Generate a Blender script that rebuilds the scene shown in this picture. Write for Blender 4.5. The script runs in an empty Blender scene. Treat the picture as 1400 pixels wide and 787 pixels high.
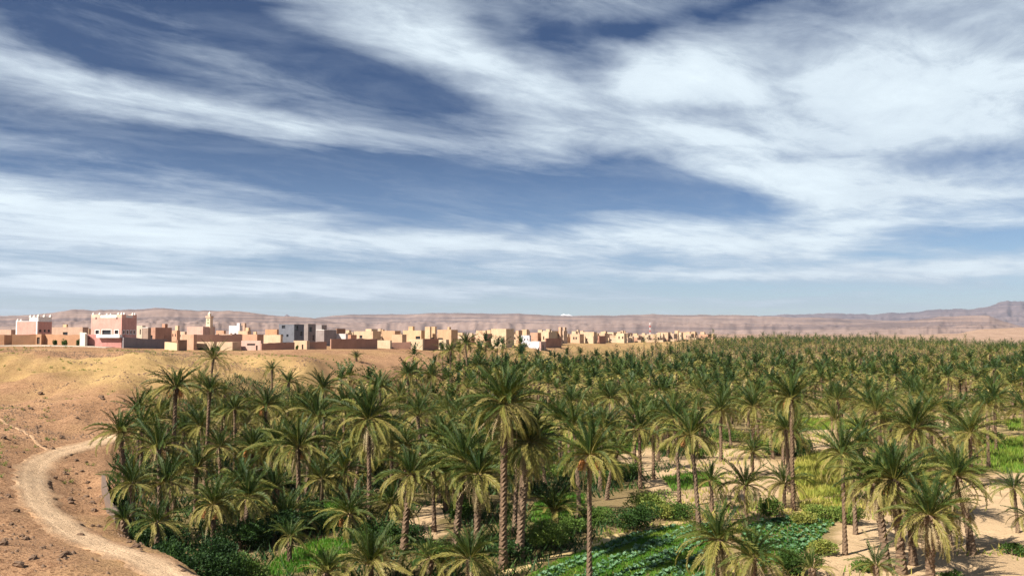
import bpy, math, random
import numpy as np
from math import radians, sin, cos, pi, atan2
from mathutils import Vector, Matrix

SC = bpy.context.scene
COL = SC.collection
random.seed(7)
RNG = np.random.default_rng(11)

# ------------------------------------------------------------------ camera, sun, sky, exposure
F = 1212.0                       # focal length in photograph pixels (1400 wide)
CAMZ = 17.0
PITCH = math.atan((455 - 393.5) / F)
cam_d = bpy.data.cameras.new("camera")
cam_d.sensor_width = 36.0
cam_d.lens = 36.0 * F / 1400.0
cam_d.clip_start = 0.5
cam_d.clip_end = 60000
cam = bpy.data.objects.new("camera", cam_d)
cam.location = (0, 0, CAMZ)
cam.rotation_euler = (pi / 2 + PITCH, 0, 0)
COL.objects.link(cam)
SC.camera = cam

SUN_EL = radians(44)
SUN_DIR = Vector((-0.80, -0.60, 0)).normalized() * cos(SUN_EL) + Vector((0, 0, sin(SUN_EL)))   # towards the sun
sun_d = bpy.data.lights.new("sun", 'SUN')
sun_d.energy = 5.0
sun_d.angle = radians(0.5)
sun_d.color = (1.0, 0.93, 0.82)
sun = bpy.data.objects.new("sun", sun_d)
sun.rotation_euler = SUN_DIR.to_track_quat('Z', 'Y').to_euler()
sun.location = (0, -20, 80)
COL.objects.link(sun)

SC.view_settings.view_transform = 'Standard'
SC.view_settings.look = 'None'
SC.view_settings.gamma = 1.0
SC.view_settings.exposure = 1.15
SC.cycles.use_denoising = True
SC.cycles.denoising_prefilter = 'NONE'
SC.cycles.denoising_input_passes = 'RGB_ALBEDO_NORMAL'
SC.cycles.max_bounces = 6
SC.cycles.diffuse_bounces = 2
SC.cycles.glossy_bounces = 2
SC.cycles.transmission_bounces = 3
SC.cycles.transparent_max_bounces = 4
SC.cycles.volume_bounces = 0

world = bpy.data.worlds.new("World")
SC.world = world
world.use_nodes = True


class NG:
    """short-hand for building node graphs"""
    def __init__(s, tree):
        s.t = tree

    def n(s, kind, **kw):
        nd = s.t.nodes.new(kind)
        for k, v in kw.items():
            setattr(nd, k, v)
        return nd

    def put(s, sock, v):
        if isinstance(v, bpy.types.NodeSocket):
            s.t.links.new(v, sock)
        elif v is not None:
            sock.default_value = v

    def m(s, op, a, b=None, c=None, clamp=False):
        nd = s.n('ShaderNodeMath', operation=op, use_clamp=clamp)
        for i, v in enumerate((a, b, c)):
            s.put(nd.inputs[i], v)
        return nd.outputs[0]

    def vm(s, op, a, b=None):
        nd = s.n('ShaderNodeVectorMath', operation=op)
        s.put(nd.inputs[0], a)
        s.put(nd.inputs[1], b)
        return nd.outputs[0]

    def comb(s, x, y, z):
        nd = s.n('ShaderNodeCombineXYZ')
        for i, v in enumerate((x, y, z)):
            s.put(nd.inputs[i], v)
        return nd.outputs[0]

    def noise(s, vec, scale, detail=4, rough=0.5, dist=0.0, lac=2.0):
        nd = s.n('ShaderNodeTexNoise')
        s.put(nd.inputs['Vector'], vec)
        nd.inputs['Scale'].default_value = scale
        nd.inputs['Detail'].default_value = detail
        nd.inputs['Roughness'].default_value = rough
        nd.inputs['Distortion'].default_value = dist
        nd.inputs['Lacunarity'].default_value = lac
        return nd.outputs['Fac'] if 'Fac' in nd.outputs else nd.outputs[0]

    def mix(s, f, a, b, mode='MIX'):
        nd = s.n('ShaderNodeMix', data_type='RGBA', blend_type=mode)
        s.put(nd.inputs[0], f)
        for i, v in ((6, a), (7, b)):
            if isinstance(v, tuple) and len(v) == 3:
                v = v + (1.0,)
            s.put(nd.inputs[i], v)
        return nd.outputs[2]

    def rng(s, v, a, b, c=0.0, d=1.0, smooth=False):
        nd = s.n('ShaderNodeMapRange', clamp=True)
        if smooth:
            nd.interpolation_type = 'SMOOTHSTEP'
        s.put(nd.inputs[0], v)
        for i, q in enumerate((a, b, c, d)):
            nd.inputs[i + 1].default_value = q
        return nd.outputs[0]


def build_world():
    t = world.node_tree
    t.nodes.clear()
    g = NG(t)
    out = g.n('ShaderNodeOutputWorld')
    bg = g.n('ShaderNodeBackground')
    bg.inputs['Strength'].default_value = 0.056
    t.links.new(bg.outputs[0], out.inputs[0])
    sky = g.n('ShaderNodeTexSky', sky_type='NISHITA')
    sky.sun_disc = False
    sky.sun_elevation = SUN_EL
    sky.sun_rotation = atan2(SUN_DIR.x, SUN_DIR.y)
    sky.altitude = 1200
    sky.air_density = 1.0
    sky.dust_density = 0.6
    sky.ozone_density = 3.0
    tc = g.n('ShaderNodeTexCoord')
    sep = g.n('ShaderNodeSeparateXYZ')
    t.links.new(tc.outputs['Generated'], sep.inputs[0])
    x, y, z = sep.outputs
    # a cloud sheet seen in perspective: plane coordinates, streaks run away to the right
    zz = g.m('ADD', g.m('MAXIMUM', z, 0.0), 0.055)
    px, py = g.m('DIVIDE', x, zz), g.m('DIVIDE', y, zz)
    ca, sa = 0.72, 0.69
    al = g.m('ADD', g.m('MULTIPLY', px, ca), g.m('MULTIPLY', py, sa))
    ac = g.m('SUBTRACT', g.m('MULTIPLY', py, ca), g.m('MULTIPLY', px, sa))
    w0 = g.noise(g.comb(g.m('MULTIPLY', al, .35), g.m('MULTIPLY', ac, .6), 3.1), 0.8, 4, 0.5)
    w1 = g.noise(g.comb(g.m('MULTIPLY', al, .35), g.m('MULTIPLY', ac, .6), 11.7), 0.8, 4, 0.5)
    ac2 = g.m('ADD', ac, g.m('MULTIPLY', g.m('SUBTRACT', w0, 0.5), 1.15))
    al2 = g.m('ADD', al, g.m('MULTIPLY', g.m('SUBTRACT', w1, 0.5), 1.15))
    n1 = g.noise(g.comb(g.m('MULTIPLY', al2, .45), g.m('MULTIPLY', ac2, .75), 0.0), 0.60, 10, 0.60, 0.3)
    n2 = g.noise(g.comb(g.m('MULTIPLY', al2, .62), ac2, 7.7), 1.5, 9, 0.62, 0.3)
    n3 = g.noise(g.comb(g.m('MULTIPLY', al2, .60), ac2, 4.4), 4.2, 7, 0.66, 0.35)
    # where the banks of cloud and the blue gaps lie, by compass direction and height
    az = g.m('ARCTAN2', x, g.m('ABSOLUTE', y))
    el = g.m('ARCSINE', z)
    wob = g.m('MULTIPLY', g.m('SUBTRACT', g.noise(tc.outputs['Generated'], 6.0, 5, 0.6), 0.5), 0.10)
    az = g.m('ADD', az, wob)
    el = g.m('ADD', el, g.m('MULTIPLY', wob, -0.35))
    blobs = [  # photo x, y, half length, half width, tilt (degrees, down to the right), weight
        (1140, 130, 300, 105, 4, 0.76), (1310, 70, 170, 80, 0, 0.45), (930, 100, 90, 70, -10, .35), (1250, 230, 220, 60, -2, .22), (1040, 322, 270, 30, 3, 0.80), (830, 300, 90, 16, -4, .3),
        (110, 305, 320, 52, 3, 0.85), (340, 322, 160, 24, 3, .35), (230, 140, 330, 24, 13, 0.42), (45, 100, 130, 24, 8, 0.32), (420, 175, 180, 20, 6, .22), (70, 140, 110, 18, 6, .18),
        (560, 25, 230, 40, 12, 0.50), (720, 110, 190, 44, 20, 0.45), (740, 195, 170, 30, 10, 0.42), (580, 402, 230, 10, 0, 0.75), (1320, 366, 110, 17, -4, 0.65), (880, 110, 60, 40, 0, .2),
        (90, 386, 200, 15, 0, 0.65), (950, 410, 300, 5, 0, .45), (300, 398, 160, 5, 0, .3), (640, 333, 130, 15, 2, 0.62), (900, 374, 200, 9, 2, 0.5), (1060, 376, 110, 6, 3, .5), (700, 165, 120, 30, 14, .2), (1000, 240, 200, 26, 10, .45), (640, 275, 60, 10, 4, .2),
        (400, 62, 270, 30, 17, -0.66), (90, 45, 160, 34, 10, -0.30), (590, 128, 110, 20, 18, -0.55), (170, 95, 170, 16, 10, -0.30),
        (300, 208, 420, 23, 7, -0.60), (600, 236, 170, 19, 8, -0.65), (890, 236, 108, 33, 17, -1.15), (960, 260, 80, 20, 14, -.5), (720, 292, 100, 18, 4, -0.45), (510, 285, 110, 22, 6, -0.32),
        (1345, 325, 120, 13, -3, -0.75), (400, 363, 190, 8, 0, -0.55), (1120, 394, 420, 16, 0, -0.42), (330, 412, 500, 7, 0, -0.2), (1210, 352, 110, 7, 0, -0.5), (860, 355, 60, 7, 0, -.25),
        (940, 150, 130, 16, 4, -0.42), (1150, 212, 190, 9, 3, -0.25), (1330, 215, 130, 13, -4, -0.5), (790, 70, 110, 36, 40, -0.40), (980, 6, 230, 14, -6, -0.42), (1270, 24, 160, 20, 20, -.3), (670, 30, 60, 20, 40, -.3), (1220, 180, 100, 16, 10, -.15)]
    acc = 0.0
    for bx, by, hl, hw, tilt, wgt in blobs:
        a0 = math.atan((bx - 700) / F)
        e0 = math.atan((455 - by) / F * cos(a0))
        r = radians(tilt)
        dx, dy = g.m('SUBTRACT', az, a0), g.m('SUBTRACT', el, e0)
        p = g.m('MULTIPLY', g.m('SUBTRACT', g.m('MULTIPLY', dx, cos(r)), g.m('MULTIPLY', dy, sin(r))), F / hl)
        q = g.m('MULTIPLY', g.m('ADD', g.m('MULTIPLY', dx, sin(r)), g.m('MULTIPLY', dy, cos(r))), F / hw)
        d2 = g.m('ADD', g.m('MULTIPLY', p, p), g.m('MULTIPLY', q, q))
        acc = g.m('ADD', acc, g.m('MULTIPLY', g.m('EXPONENT', g.m('MULTIPLY', d2, -0.8)), wgt))
    nn = g.m('ADD', g.m('ADD', g.m('MULTIPLY', n1, 1.7), g.m('MULTIPLY', n2, 1.5)), g.m('MULTIPLY', n3, 1.1))
    dens = g.m('ADD', nn, g.m('SUBTRACT', g.m('MULTIPLY', acc, .95), 1.97))
    cov = g.rng(dens, -0.10, 0.90, 0.0, 0.97)
    veil = g.m('MULTIPLY', g.rng(g.m('ADD', g.m('MULTIPLY', n2, .55), g.m('MULTIPLY', n3, .65)), .54, .84), .30)
    cov = g.m('MAXIMUM', cov, veil)
    # low on the horizon the clouds sink into pale air
    cov = g.m('MULTIPLY', cov, g.rng(z, 0.0, 0.03, 0.8, 1.0))
    body = g.rng(g.m('ADD', g.m('ADD', g.m('MULTIPLY', n2, .8), g.m('MULTIPLY', n3, .3)), g.m('MULTIPLY', acc, 0.30)), 0.35, 0.95)
    ccol = g.mix(body, (3.2, 3.9, 5.0), (7.6, 8.6, 9.1))
    low = g.rng(z, 0.0, 0.22, 1.0, 0.0)
    blue = g.mix(1.0, sky.outputs[0], g.mix(low, (.185, .285, .405), (.86, .90, .98)), 'MULTIPLY')
    t.links.new(g.mix(cov, blue, ccol), bg.inputs['Color'])


build_world()

# ------------------------------------------------------------------ photo geometry -> metres
RIGHT = np.array((1.0, 0, 0))
FWD = np.array((0, cos(PITCH), sin(PITCH)))
UP = np.array((0, -sin(PITCH), cos(PITCH)))
CAM = np.array((0, 0, CAMZ))


def ray(px, py):
    return FWD + RIGHT * ((px - 700) / F) + UP * ((393.5 - py) / F)


def at(px, py, d):
    """the point seen at photo pixel (px, py), d metres ahead"""
    r = ray(px, py)
    return CAM + r * (d / r[1])


def on(px, py, z=0.0):
    r = ray(px, py)
    return CAM + r * ((z - CAMZ) / r[2])


# ------------------------------------------------------------------ numpy noise
_perm = np.random.default_rng(3).permutation(512)


def _hash(i, j):
    return _perm[(_perm[i & 511] + j) & 511] / 511.0


def vnoise(x, y):
    xi, yi = np.floor(x).astype(int), np.floor(y).astype(int)
    fx, fy = x - xi, y - yi
    fx, fy = fx * fx * (3 - 2 * fx), fy * fy * (3 - 2 * fy)
    a, b = _hash(xi, yi), _hash(xi + 1, yi)
    c, d = _hash(xi, yi + 1), _hash(xi + 1, yi + 1)
    return (a * (1 - fx) + b * fx) * (1 - fy) + (c * (1 - fx) + d * fx) * fy - 0.5


def fbm(x, y, octaves=4, gain=0.5):
    s, a, f = 0.0, 1.0, 1.0
    for o in range(octaves):
        s = s + a * vnoise(x * f + 17.3 * o, y * f - 9.1 * o)
        a *= gain
        f *= 2.03
    return s


def sstep(a, b, v):
    t = np.clip((v - a) / (b - a), 0, 1)
    return t * t * (3 - 2 * t)


# ------------------------------------------------------------------ terrain
# control points of the dry slope on the left: photo x, y, distance, soil (0 red gravel, 1 yellow sand, 2 pale dust)
CP = [(0, 787, 46, .1), (100, 787, 47, .1), (250, 787, 50, .5), (200, 770, 51.5, .5), (100, 730, 60, .3), (60, 690, 70, .2), (40, 650, 83, .2), (75, 625, 93, .2),
      (125, 612, 100, .3), (0, 700, 62, 0), (0, 640, 80, 0), (0, 600, 97, 0), (0, 560, 117, .05), (0, 530, 138, .25), (0, 505, 160, .9), (0, 485, 182, .2), (0, 474, 196, .1),
      (60, 600, 102, 0), (120, 580, 115, .1), (100, 540, 136, .2), (100, 510, 156, 1), (60, 492, 172, .3), (100, 490, 175, .2), (140, 475.5, 196, .1), (180, 493, 167, 1), (150, 530, 141, .9),
      (200, 560, 125, .5), (240, 508, 160, 1), (230, 530, 146, .9), (300, 495, 176, .9), (330, 520, 152, 1), (290, 520, 158, .8), (330, 480, 207, .25), (240, 479, 204, .2), (330, 479, 222, .3), (420, 480, 210, .1), (370, 496, 185, 1.0), (440, 500, 190, .3),
      (400, 520, 170, .9), (520, 480, 236, .2), (520, 495, 216, .1), (560, 480, 252, .2), (620, 480, 272, .5), (600, 490, 246, .3), (450, 479, 222, .3),
      (60, 471, 206, .2), (150, 474, 201, .2), (450, 477.5, 234, .4), (500, 477, 246, .4), (560, 476.5, 262, .4), (620, 477, 290, .5), (700, 477, 325, .6), (760, 476, 345, .6), (800, 471.5, 400, .7), (950, 467.5, 560, .7)]
cp_xyz = [at(a, b, d) for a, b, d, s in CP]
cp_soil = [c[3] for c in CP]
for x, y, z, s in [(-150, 330, 14, .5), (0, 420, 13, .6), (100, 620, 12.5, .6), (-320, 420, 14.5, .4), (-420, 200, 14, .2), (-220, 215, 14.6, .4), (-110, 60, 7, 0), (-170, 110, 10, 0),
                   (-250, 60, 9, 0), (-60, 25, 5.5, .1), (-25, 25, 4.5, .2), (0, -30, 6, .2), (80, -20, 5, .2), (-120, -60, 8, .1), (0, 700, 13, .5), (250, 760, 12, .6), (-400, -60, 12, 0)]:
    cp_xyz.append(np.array((x, y, z)))
    cp_soil.append(s)
CPX = np.array(cp_xyz)


def tps_fit(xy, v):
    n = len(xy)
    d = np.linalg.norm(xy[:, None] - xy[None], axis=2)
    K = np.where(d > 0, d * d * np.log(np.maximum(d, 1e-9)), 0) + np.eye(n) * 8.0
    Pm = np.c_[np.ones(n), xy]
    A = np.block([[K, Pm], [Pm.T, np.zeros((3, 3))]])
    return np.linalg.solve(A, np.r_[v, 0, 0, 0])


def tps_eval(w, xy, X, Y):
    out = w[-3] + w[-2] * X + w[-1] * Y
    for k in range(len(xy)):
        r2 = (X - xy[k, 0]) ** 2 + (Y - xy[k, 1]) ** 2
        out = out + w[k] * 0.5 * r2 * np.log(np.maximum(r2, 1e-12))
    return out


TPS_Z = tps_fit(CPX[:, :2], CPX[:, 2])
SOIL = np.array(cp_soil)

BANK = [(290, 800, 46.5), (285, 787, 49.3), (215, 745, 56.4), (162, 718, 62), (143, 690, 69.6), (133, 650, 84), (140, 620, 98), (172, 592, 116), (230, 570, 130), (300, 545, 150), (380, 525, 172),
        (450, 508, 195), (540, 498, 225), (600, 492, 252), (660, 488, 290), (720, 483, 335), (800, 477, 400), (900, 471, 520), (985, 467, 650), (1060, 466, 800)]
_bk = np.array([at(*b)[:2] for b in BANK])
BY = np.r_[-200, 30, _bk[:, 1], 3000]
BX = np.r_[-10, -12, _bk[:, 0], 3000]


def bank_x(y):
    return np.interp(y, BY, BX)


def bank_d(x, y):
    """metres inside the grove (negative: up on the dry slope)"""
    sl = (bank_x(y + 4) - bank_x(y - 4)) / 8
    return (x - bank_x(y)) / np.sqrt(1 + sl * sl)


ROAD = [(360, 830, 44), (280, 800, 46.5), (200, 768, 52.2), (140, 748, 56.2), (95, 726, 61), (66, 705, 66), (52, 684, 71.5), (46, 664, 78), (46, 648, 84), (56, 634, 90), (82, 622, 95.5), (112, 614, 100), (140, 606, 105), (170, 598, 110)]
ROADXY = np.array([at(*r)[:2] for r in ROAD])


def smooth_line(pts, per=10):
    pts = np.asarray(pts, float)
    P = np.vstack([2 * pts[0] - pts[1], pts, 2 * pts[-1] - pts[-2]])
    out = []
    for i in range(1, len(P) - 2):
        for k in range(per):
            t = k / per
            out.append(0.5 * (2 * P[i] + (P[i + 1] - P[i - 1]) * t + (2 * P[i - 1] - 5 * P[i] + 4 * P[i + 1] - P[i + 2]) * t * t + (3 * P[i] - P[i - 1] - 3 * P[i + 1] + P[i + 2]) * t ** 3))
    out.append(P[-2])
    return np.array(out)


ROADL = smooth_line(ROADXY, 8)


def line_dist(L, X, Y):
    best = np.full(np.shape(X), 1e9)
    for k in range(len(L)):
        best = np.minimum(best, (X - L[k, 0]) ** 2 + (Y - L[k, 1]) ** 2)
    return np.sqrt(best)


MOUNDS = [(tuple(at(a, b, d)[:2]), ra, rb, rot, hh) for a, b, d, ra, rb, rot, hh in (
    (200, 503, 160, 12, 13, .5, 1.3), (160, 528, 142, 8, 9, .3, 1.7), (60, 524, 143, 8, 9, .4, 1.6), (418, 496, 187, 10, 8, .2, 1.6), (335, 505, 166, 7, 8, .2, 1.8), (270, 520, 150, 6, 7, .3, 1.4),
    (95, 508, 157, 4, 1.8, .2, -1.8), (42, 515, 150, 4, 1.6, .1, -1.7), (140, 550, 131, 2.6, 1.4, .2, -1.0), (20, 500, 165, 9, 7, .2, 1.4), (122, 668, 80, 2.6, 3.0, .2, -1.1), (116, 645, 86, 2.2, 2.6, .2, -.8), (128, 690, 72, 2.0, 2.4, .2, -.9))]


def gz(X, Y, fine=True):
    X, Y = np.asarray(X, float), np.asarray(Y, float)
    zl = tps_eval(TPS_Z, CPX[:, :2], X, Y)
    r = np.hypot(X, Y)
    far = sstep(500, 900, r)
    zl = zl * (1 - far) + 12.5 * far
    zl = np.clip(zl, 2.0, 16.5)
    d = bank_d(X, Y)
    zr = 0.5 * fbm(X / 22, Y / 22, 3) + sstep(720, 1150, Y) * 5 + 6.0 * sstep(250, 520, Y) * (1 - sstep(40, 260, d))
    # low orange sand ridge behind the grove on the right
    zr = zr + 15 * sstep(760, 1000, Y) * sstep(170, 420, X - 0.18 * (Y - 900)) * (0.75 + 0.7 * fbm(X / 170, Y / 120, 3)) * (1 - sstep(1350, 1700, Y))
    w = np.clip((Y - 60) * 0.12 + 2.6, 2.6, 26)
    t = sstep(0.0, 1.0, (d + 0.15 * w * fbm(X / 5, Y / 5, 3)) / w)
    z = zl * (1 - t) + zr * t
    left = 1 - sstep(-1, 4, d)
    near = 1 - sstep(168, 196, Y)
    if fine:
        rough = left * near * (1 - far)
        road = sstep(1.0, 5.0, line_dist(ROADL, X, Y)) if np.size(X) < 400000 else 1.0
        dune = 2.3 * (0.5 - np.abs(vnoise(X / 19 + 0.45 * Y / 19 + 3, Y / 24) * 2)) * sstep(105, 140, Y) + 1.5 * (.2 - np.abs(fbm(X / 9 + .2 * Y / 9, Y / 34, 3))) * sstep(100, 130, Y) + 1.1 * (.16 - np.abs(fbm(X / 4.5 + .35 * Y / 4.5, Y / 15, 3))) * sstep(100, 125, Y) + .5 * fbm(X / 14, Y / 10, 3)
        z = z + rough * road * (0.55 * fbm(X / 7, Y / 7, 4) + 0.28 * fbm(X / 1.9, Y / 1.9, 3) + dune)
    for (mx, my), ra, rb, rot, hh in MOUNDS:
        c_, s_ = cos(rot), sin(rot)
        ux, uy = ((X - mx) * c_ + (Y - my) * s_) / ra, (-(X - mx) * s_ + (Y - my) * c_) / rb
        ux = np.where(ux > 0, ux * 1.9, ux)          # steeper on the lee side
        z = z + hh * np.exp(-(ux * ux + uy * uy)) * left
    # the hill the camera stands on
    z = z + 11 * np.exp(-((Y + 6) / 14.0) ** 2) * np.exp(-(X / 90.0) ** 2)
    # towards the horizon the plain lies level
    return z


def gz1(x, y):
    return float(gz(np.array([x]), np.array([y]))[0])


# ------------------------------------------------------------------ mesh helpers
def new_mesh(name, verts, faces, mats, smooth=False, attrs=None, fmat=None):
    me = bpy.data.meshes.new(name)
    verts = np.asarray(verts, np.float32)
    if isinstance(faces, np.ndarray):
        nf, k = faces.shape
        me.vertices.add(len(verts))
        me.vertices.foreach_set('co', verts.ravel())
        me.loops.add(nf * k)
        me.loops.foreach_set('vertex_index', faces.astype(np.int32).ravel())
        me.polygons.add(nf)
        me.polygons.foreach_set('loop_start', np.arange(nf, dtype=np.int32) * k)
        me.polygons.foreach_set('loop_total', np.full(nf, k, np.int32))
        me.update(calc_edges=True)
    else:
        me.from_pydata([tuple(map(float, v)) for v in verts], [], faces)
    for m in (mats if isinstance(mats, (list, tuple)) else [mats]):
        me.materials.append(m)
    if fmat is not None:
        me.polygons.foreach_set('material_index', np.asarray(fmat, np.int32))
    if smooth:
        me.polygons.foreach_set('use_smooth', np.ones(len(me.polygons), bool))
    for an, av in (attrs or {}).items():
        av = np.asarray(av, np.float32)
        if av.ndim == 1:
            a = me.attributes.new(an, 'FLOAT', 'POINT')
            a.data.foreach_set('value', av)
        else:
            a = me.attributes.new(an, 'FLOAT_COLOR', 'POINT')
            a.data.foreach_set('color', np.c_[av, np.ones(len(av), np.float32)].astype(np.float32).ravel())
    me.validate()
    return me


def link(name, me, parent=None, loc=(0, 0, 0), rot=None, scale=None):
    o = bpy.data.objects.new(name, me)
    o.location = loc
    if rot is not None:
        o.rotation_euler = rot
    if scale is not None:
        o.scale = (scale,) * 3 if isinstance(scale, (int, float)) else scale
    if parent is not None:
        o.parent = parent
    COL.objects.link(o)
    return o


def tag(o, label=None, cat=None, group=None, kind=None):
    if label:
        o['label'] = label
    if cat:
        o['category'] = cat
    if group:
        o['group'] = group
    if kind:
        o['kind'] = kind
    return o


def empty(name, loc, rotz=0.0):
    o = bpy.data.objects.new(name, None)
    o.empty_display_size = 0.5
    o.location = loc
    o.rotation_euler = (0, 0, rotz)
    COL.objects.link(o)
    return o


class MB:
    """collects simple solids into one mesh"""
    def __init__(s):
        s.v, s.f = [], []

    def box(s, x0, x1, y0, y1, z0, z1, tilt=None):
        b = len(s.v)
        s.v += [(x0, y0, z0), (x1, y0, z0), (x1, y1, z0), (x0, y1, z0), (x0, y0, z1), (x1, y0, z1), (x1, y1, z1), (x0, y1, z1)]
        s.f += [tuple(b + i for i in q) for q in ((3, 2, 1, 0), (4, 5, 6, 7), (0, 1, 5, 4), (1, 2, 6, 5), (2, 3, 7, 6), (3, 0, 4, 7))]
        return s

    def prism(s, cx, cy, z0, z1, r0, r1, n=8, rot=0.0):
        b = len(s.v)
        for z, r in ((z0, r0), (z1, r1)):
            for i in range(n):
                a = rot + 2 * pi * i / n
                s.v.append((cx + r * cos(a), cy + r * sin(a), z))
        for i in range(n):
            j = (i + 1) % n
            s.f.append((b + i, b + j, b + n + j, b + n + i))
        s.f.append(tuple(b + n + i for i in range(n)))
        s.f.append(tuple(b + n - 1 - i for i in range(n)))
        return s

    def obj(s, name, mat, parent=None, **kw):
        return link(name, new_mesh(name, s.v, s.f, mat), parent, **kw)


# ------------------------------------------------------------------ materials
def base_mat(name, rough=0.9, spec=0.2):
    m = bpy.data.materials.new(name)
    m.use_nodes = True
    b = m.node_tree.nodes['Principled BSDF']
    b.inputs['Roughness'].default_value = rough
    b.inputs['Specular IOR Level'].default_value = spec
    return m, NG(m.node_tree), b


def bump(g, bsdf, h, strength=0.4, dist=0.1):
    n = g.n('ShaderNodeBump')
    n.inputs['Strength'].default_value = strength
    n.inputs['Distance'].default_value = dist
    g.put(n.inputs['Height'], h)
    g.t.links.new(n.outputs[0], bsdf.inputs['Normal'])


_mats = {}


def plaster(col, name=None, var=0.25):
    key = (tuple(round(c, 3) for c in col), name)
    if key in _mats:
        return _mats[key]
    m, g, b = base_mat(name or 'mud_plaster')
    tc = g.n('ShaderNodeTexCoord').outputs['Object']
    n1 = g.noise(tc, 0.45, 6, 0.65)
    n2 = g.noise(tc, 5.0, 4, 0.6)
    drip = g.noise(g.vm('MULTIPLY', tc, (2.2, 2.2, 0.25)), 1.0, 4, 0.6)
    f = g.m('ADD', g.m('MULTIPLY', n1, 0.55), g.m('ADD', g.m('MULTIPLY', n2, 0.35), g.m('MULTIPLY', drip, 0.2)))
    f = g.rng(f, 0.38, 0.72)
    c0 = tuple(c * (1 - var) for c in col)
    c1 = tuple(min(0.85, c * (1 + var * 0.55)) for c in col)
    g.put(b.inputs['Base Color'], g.mix(f, c0, c1))
    bump(g, b, n2, 0.35, 0.06)
    _mats[key] = m
    return m


def flat_mat(name, col, rough=0.8, spec=0.3):
    key = (name, col)
    if key not in _mats:
        m, g, b = base_mat(name, rough, spec)
        tc = g.n('ShaderNodeTexCoord').outputs['Object']
        n = g.noise(tc, 3.0, 4, 0.6)
        g.put(b.inputs['Base Color'], g.mix(g.rng(n, .35, .65), tuple(c * .85 for c in col), tuple(c * 1.12 for c in col)))
        _mats[key] = m
    return _mats[key]


def ground_mat():
    m, g, b = base_mat('ground_soil', 0.95, 0.1)
    geo = g.n('ShaderNodeNewGeometry').outputs['Position']
    at_ = g.n('ShaderNodeAttribute', attribute_name='soil')
    col = at_.outputs['Color']
    n0 = g.noise(geo, 0.08, 6, 0.62)
    n1 = g.noise(geo, 0.9, 7, 0.68)
    n2 = g.noise(geo, 4.5, 5, 0.7)
    col = g.mix(g.rng(n0, .35, .68), g.mix(1.0, col, (.80, .76, .72), 'MULTIPLY'), g.mix(1.0, col, (1.15, 1.13, 1.10), 'MULTIPLY'))
    st = g.n('ShaderNodeAttribute', attribute_name='stony').outputs['Fac']
    spots = g.m('MULTIPLY', g.rng(n1, .52, .62), st)
    col = g.mix(g.m('MULTIPLY', spots, .65), col, (.20, .105, .055))
    spots2 = g.m('MULTIPLY', g.rng(n2, .51, .60), g.m('ADD', g.m('MULTIPLY', st, .85), .10))
    col = g.mix(spots2, col, g.mix(1.0, col, (.42, .38, .36), 'MULTIPLY'))
    g.put(b.inputs['Base Color'], col)
    bump(g, b, g.m('ADD', n1, g.m('MULTIPLY', n2, .4)), .7, .45)
    return m


def leaf_mat(name, cols, spec=0.16, rough=0.5, trans=0.12):
    """palm leaf: 'tone' 0 fresh blue-green, .5 olive, 1 dry straw"""
    m = bpy.data.materials.new(name)
    m.use_nodes = True
    g = NG(m.node_tree)
    b = m.node_tree.nodes['Principled BSDF']
    out = m.node_tree.nodes['Material Output']
    tone = g.n('ShaderNodeAttribute', attribute_name='tone').outputs['Fac']
    oi = g.n('ShaderNodeObjectInfo').outputs['Random']
    geo = g.n('ShaderNodeNewGeometry').outputs['Position']
    n = g.noise(geo, 0.35, 3, 0.6)
    tt = g.m('ADD', tone, g.m('ADD', g.m('MULTIPLY', g.m('SUBTRACT', oi, .5), .22), g.m('MULTIPLY', g.m('SUBTRACT', n, .5), .35)), clamp=True)
    cr = g.n('ShaderNodeValToRGB')
    g.put(cr.inputs[0], tt)
    el = cr.color_ramp.elements
    el[0].position, el[0].color = 0.0, cols[0] + (1,)
    el[1].position, el[1].color = 1.0, cols[-1] + (1,)
    for i, c in enumerate(cols[1:-1]):
        e = el.new((i + 1) / (len(cols) - 1))
        e.color = c + (1,)
    b.inputs['Roughness'].default_value = rough
    b.inputs['Specular IOR Level'].default_value = spec
    g.put(b.inputs['Base Color'], cr.outputs[0])
    tr = g.n('ShaderNodeBsdfTranslucent')
    g.put(tr.inputs['Color'], g.mix(1.0, cr.outputs[0], (1.3, 1.45, .7), 'MULTIPLY'))
    mx = g.n('ShaderNodeMixShader')
    mx.inputs[0].default_value = trans
    g.t.links.new(b.outputs[0], mx.inputs[1])
    g.t.links.new(tr.outputs[0], mx.inputs[2])
    g.t.links.new(mx.outputs[0], out.inputs['Surface'])
    return m


M_GROUND = ground_mat()
M_PALM = leaf_mat('palm_leaf', [(.014, .036, .010), (.050, .076, .014), (.200, .178, .042), (.29, .22, .09), (.36, .275, .15)])  # greens darkened for shaded crown interiors, olive brightened for sunlit lower fronds
M_BUSH = leaf_mat('bush_leaf', [(.018, .042, .014), (.040, .080, .016), (.10, .16, .03), (.22, .22, .05)], spec=.12, rough=.55)
M_GRASS = leaf_mat('grass_blade', [(.030, .11, .010), (.075, .19, .018), (.22, .26, .040), (.48, .40, .11)], spec=.2, rough=.6, trans=.3)
M_CABB = leaf_mat('cabbage_leaf', [(.030, .090, .030), (.065, .150, .060), (.13, .215, .125)], spec=.2, rough=.55, trans=.1)


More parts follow.
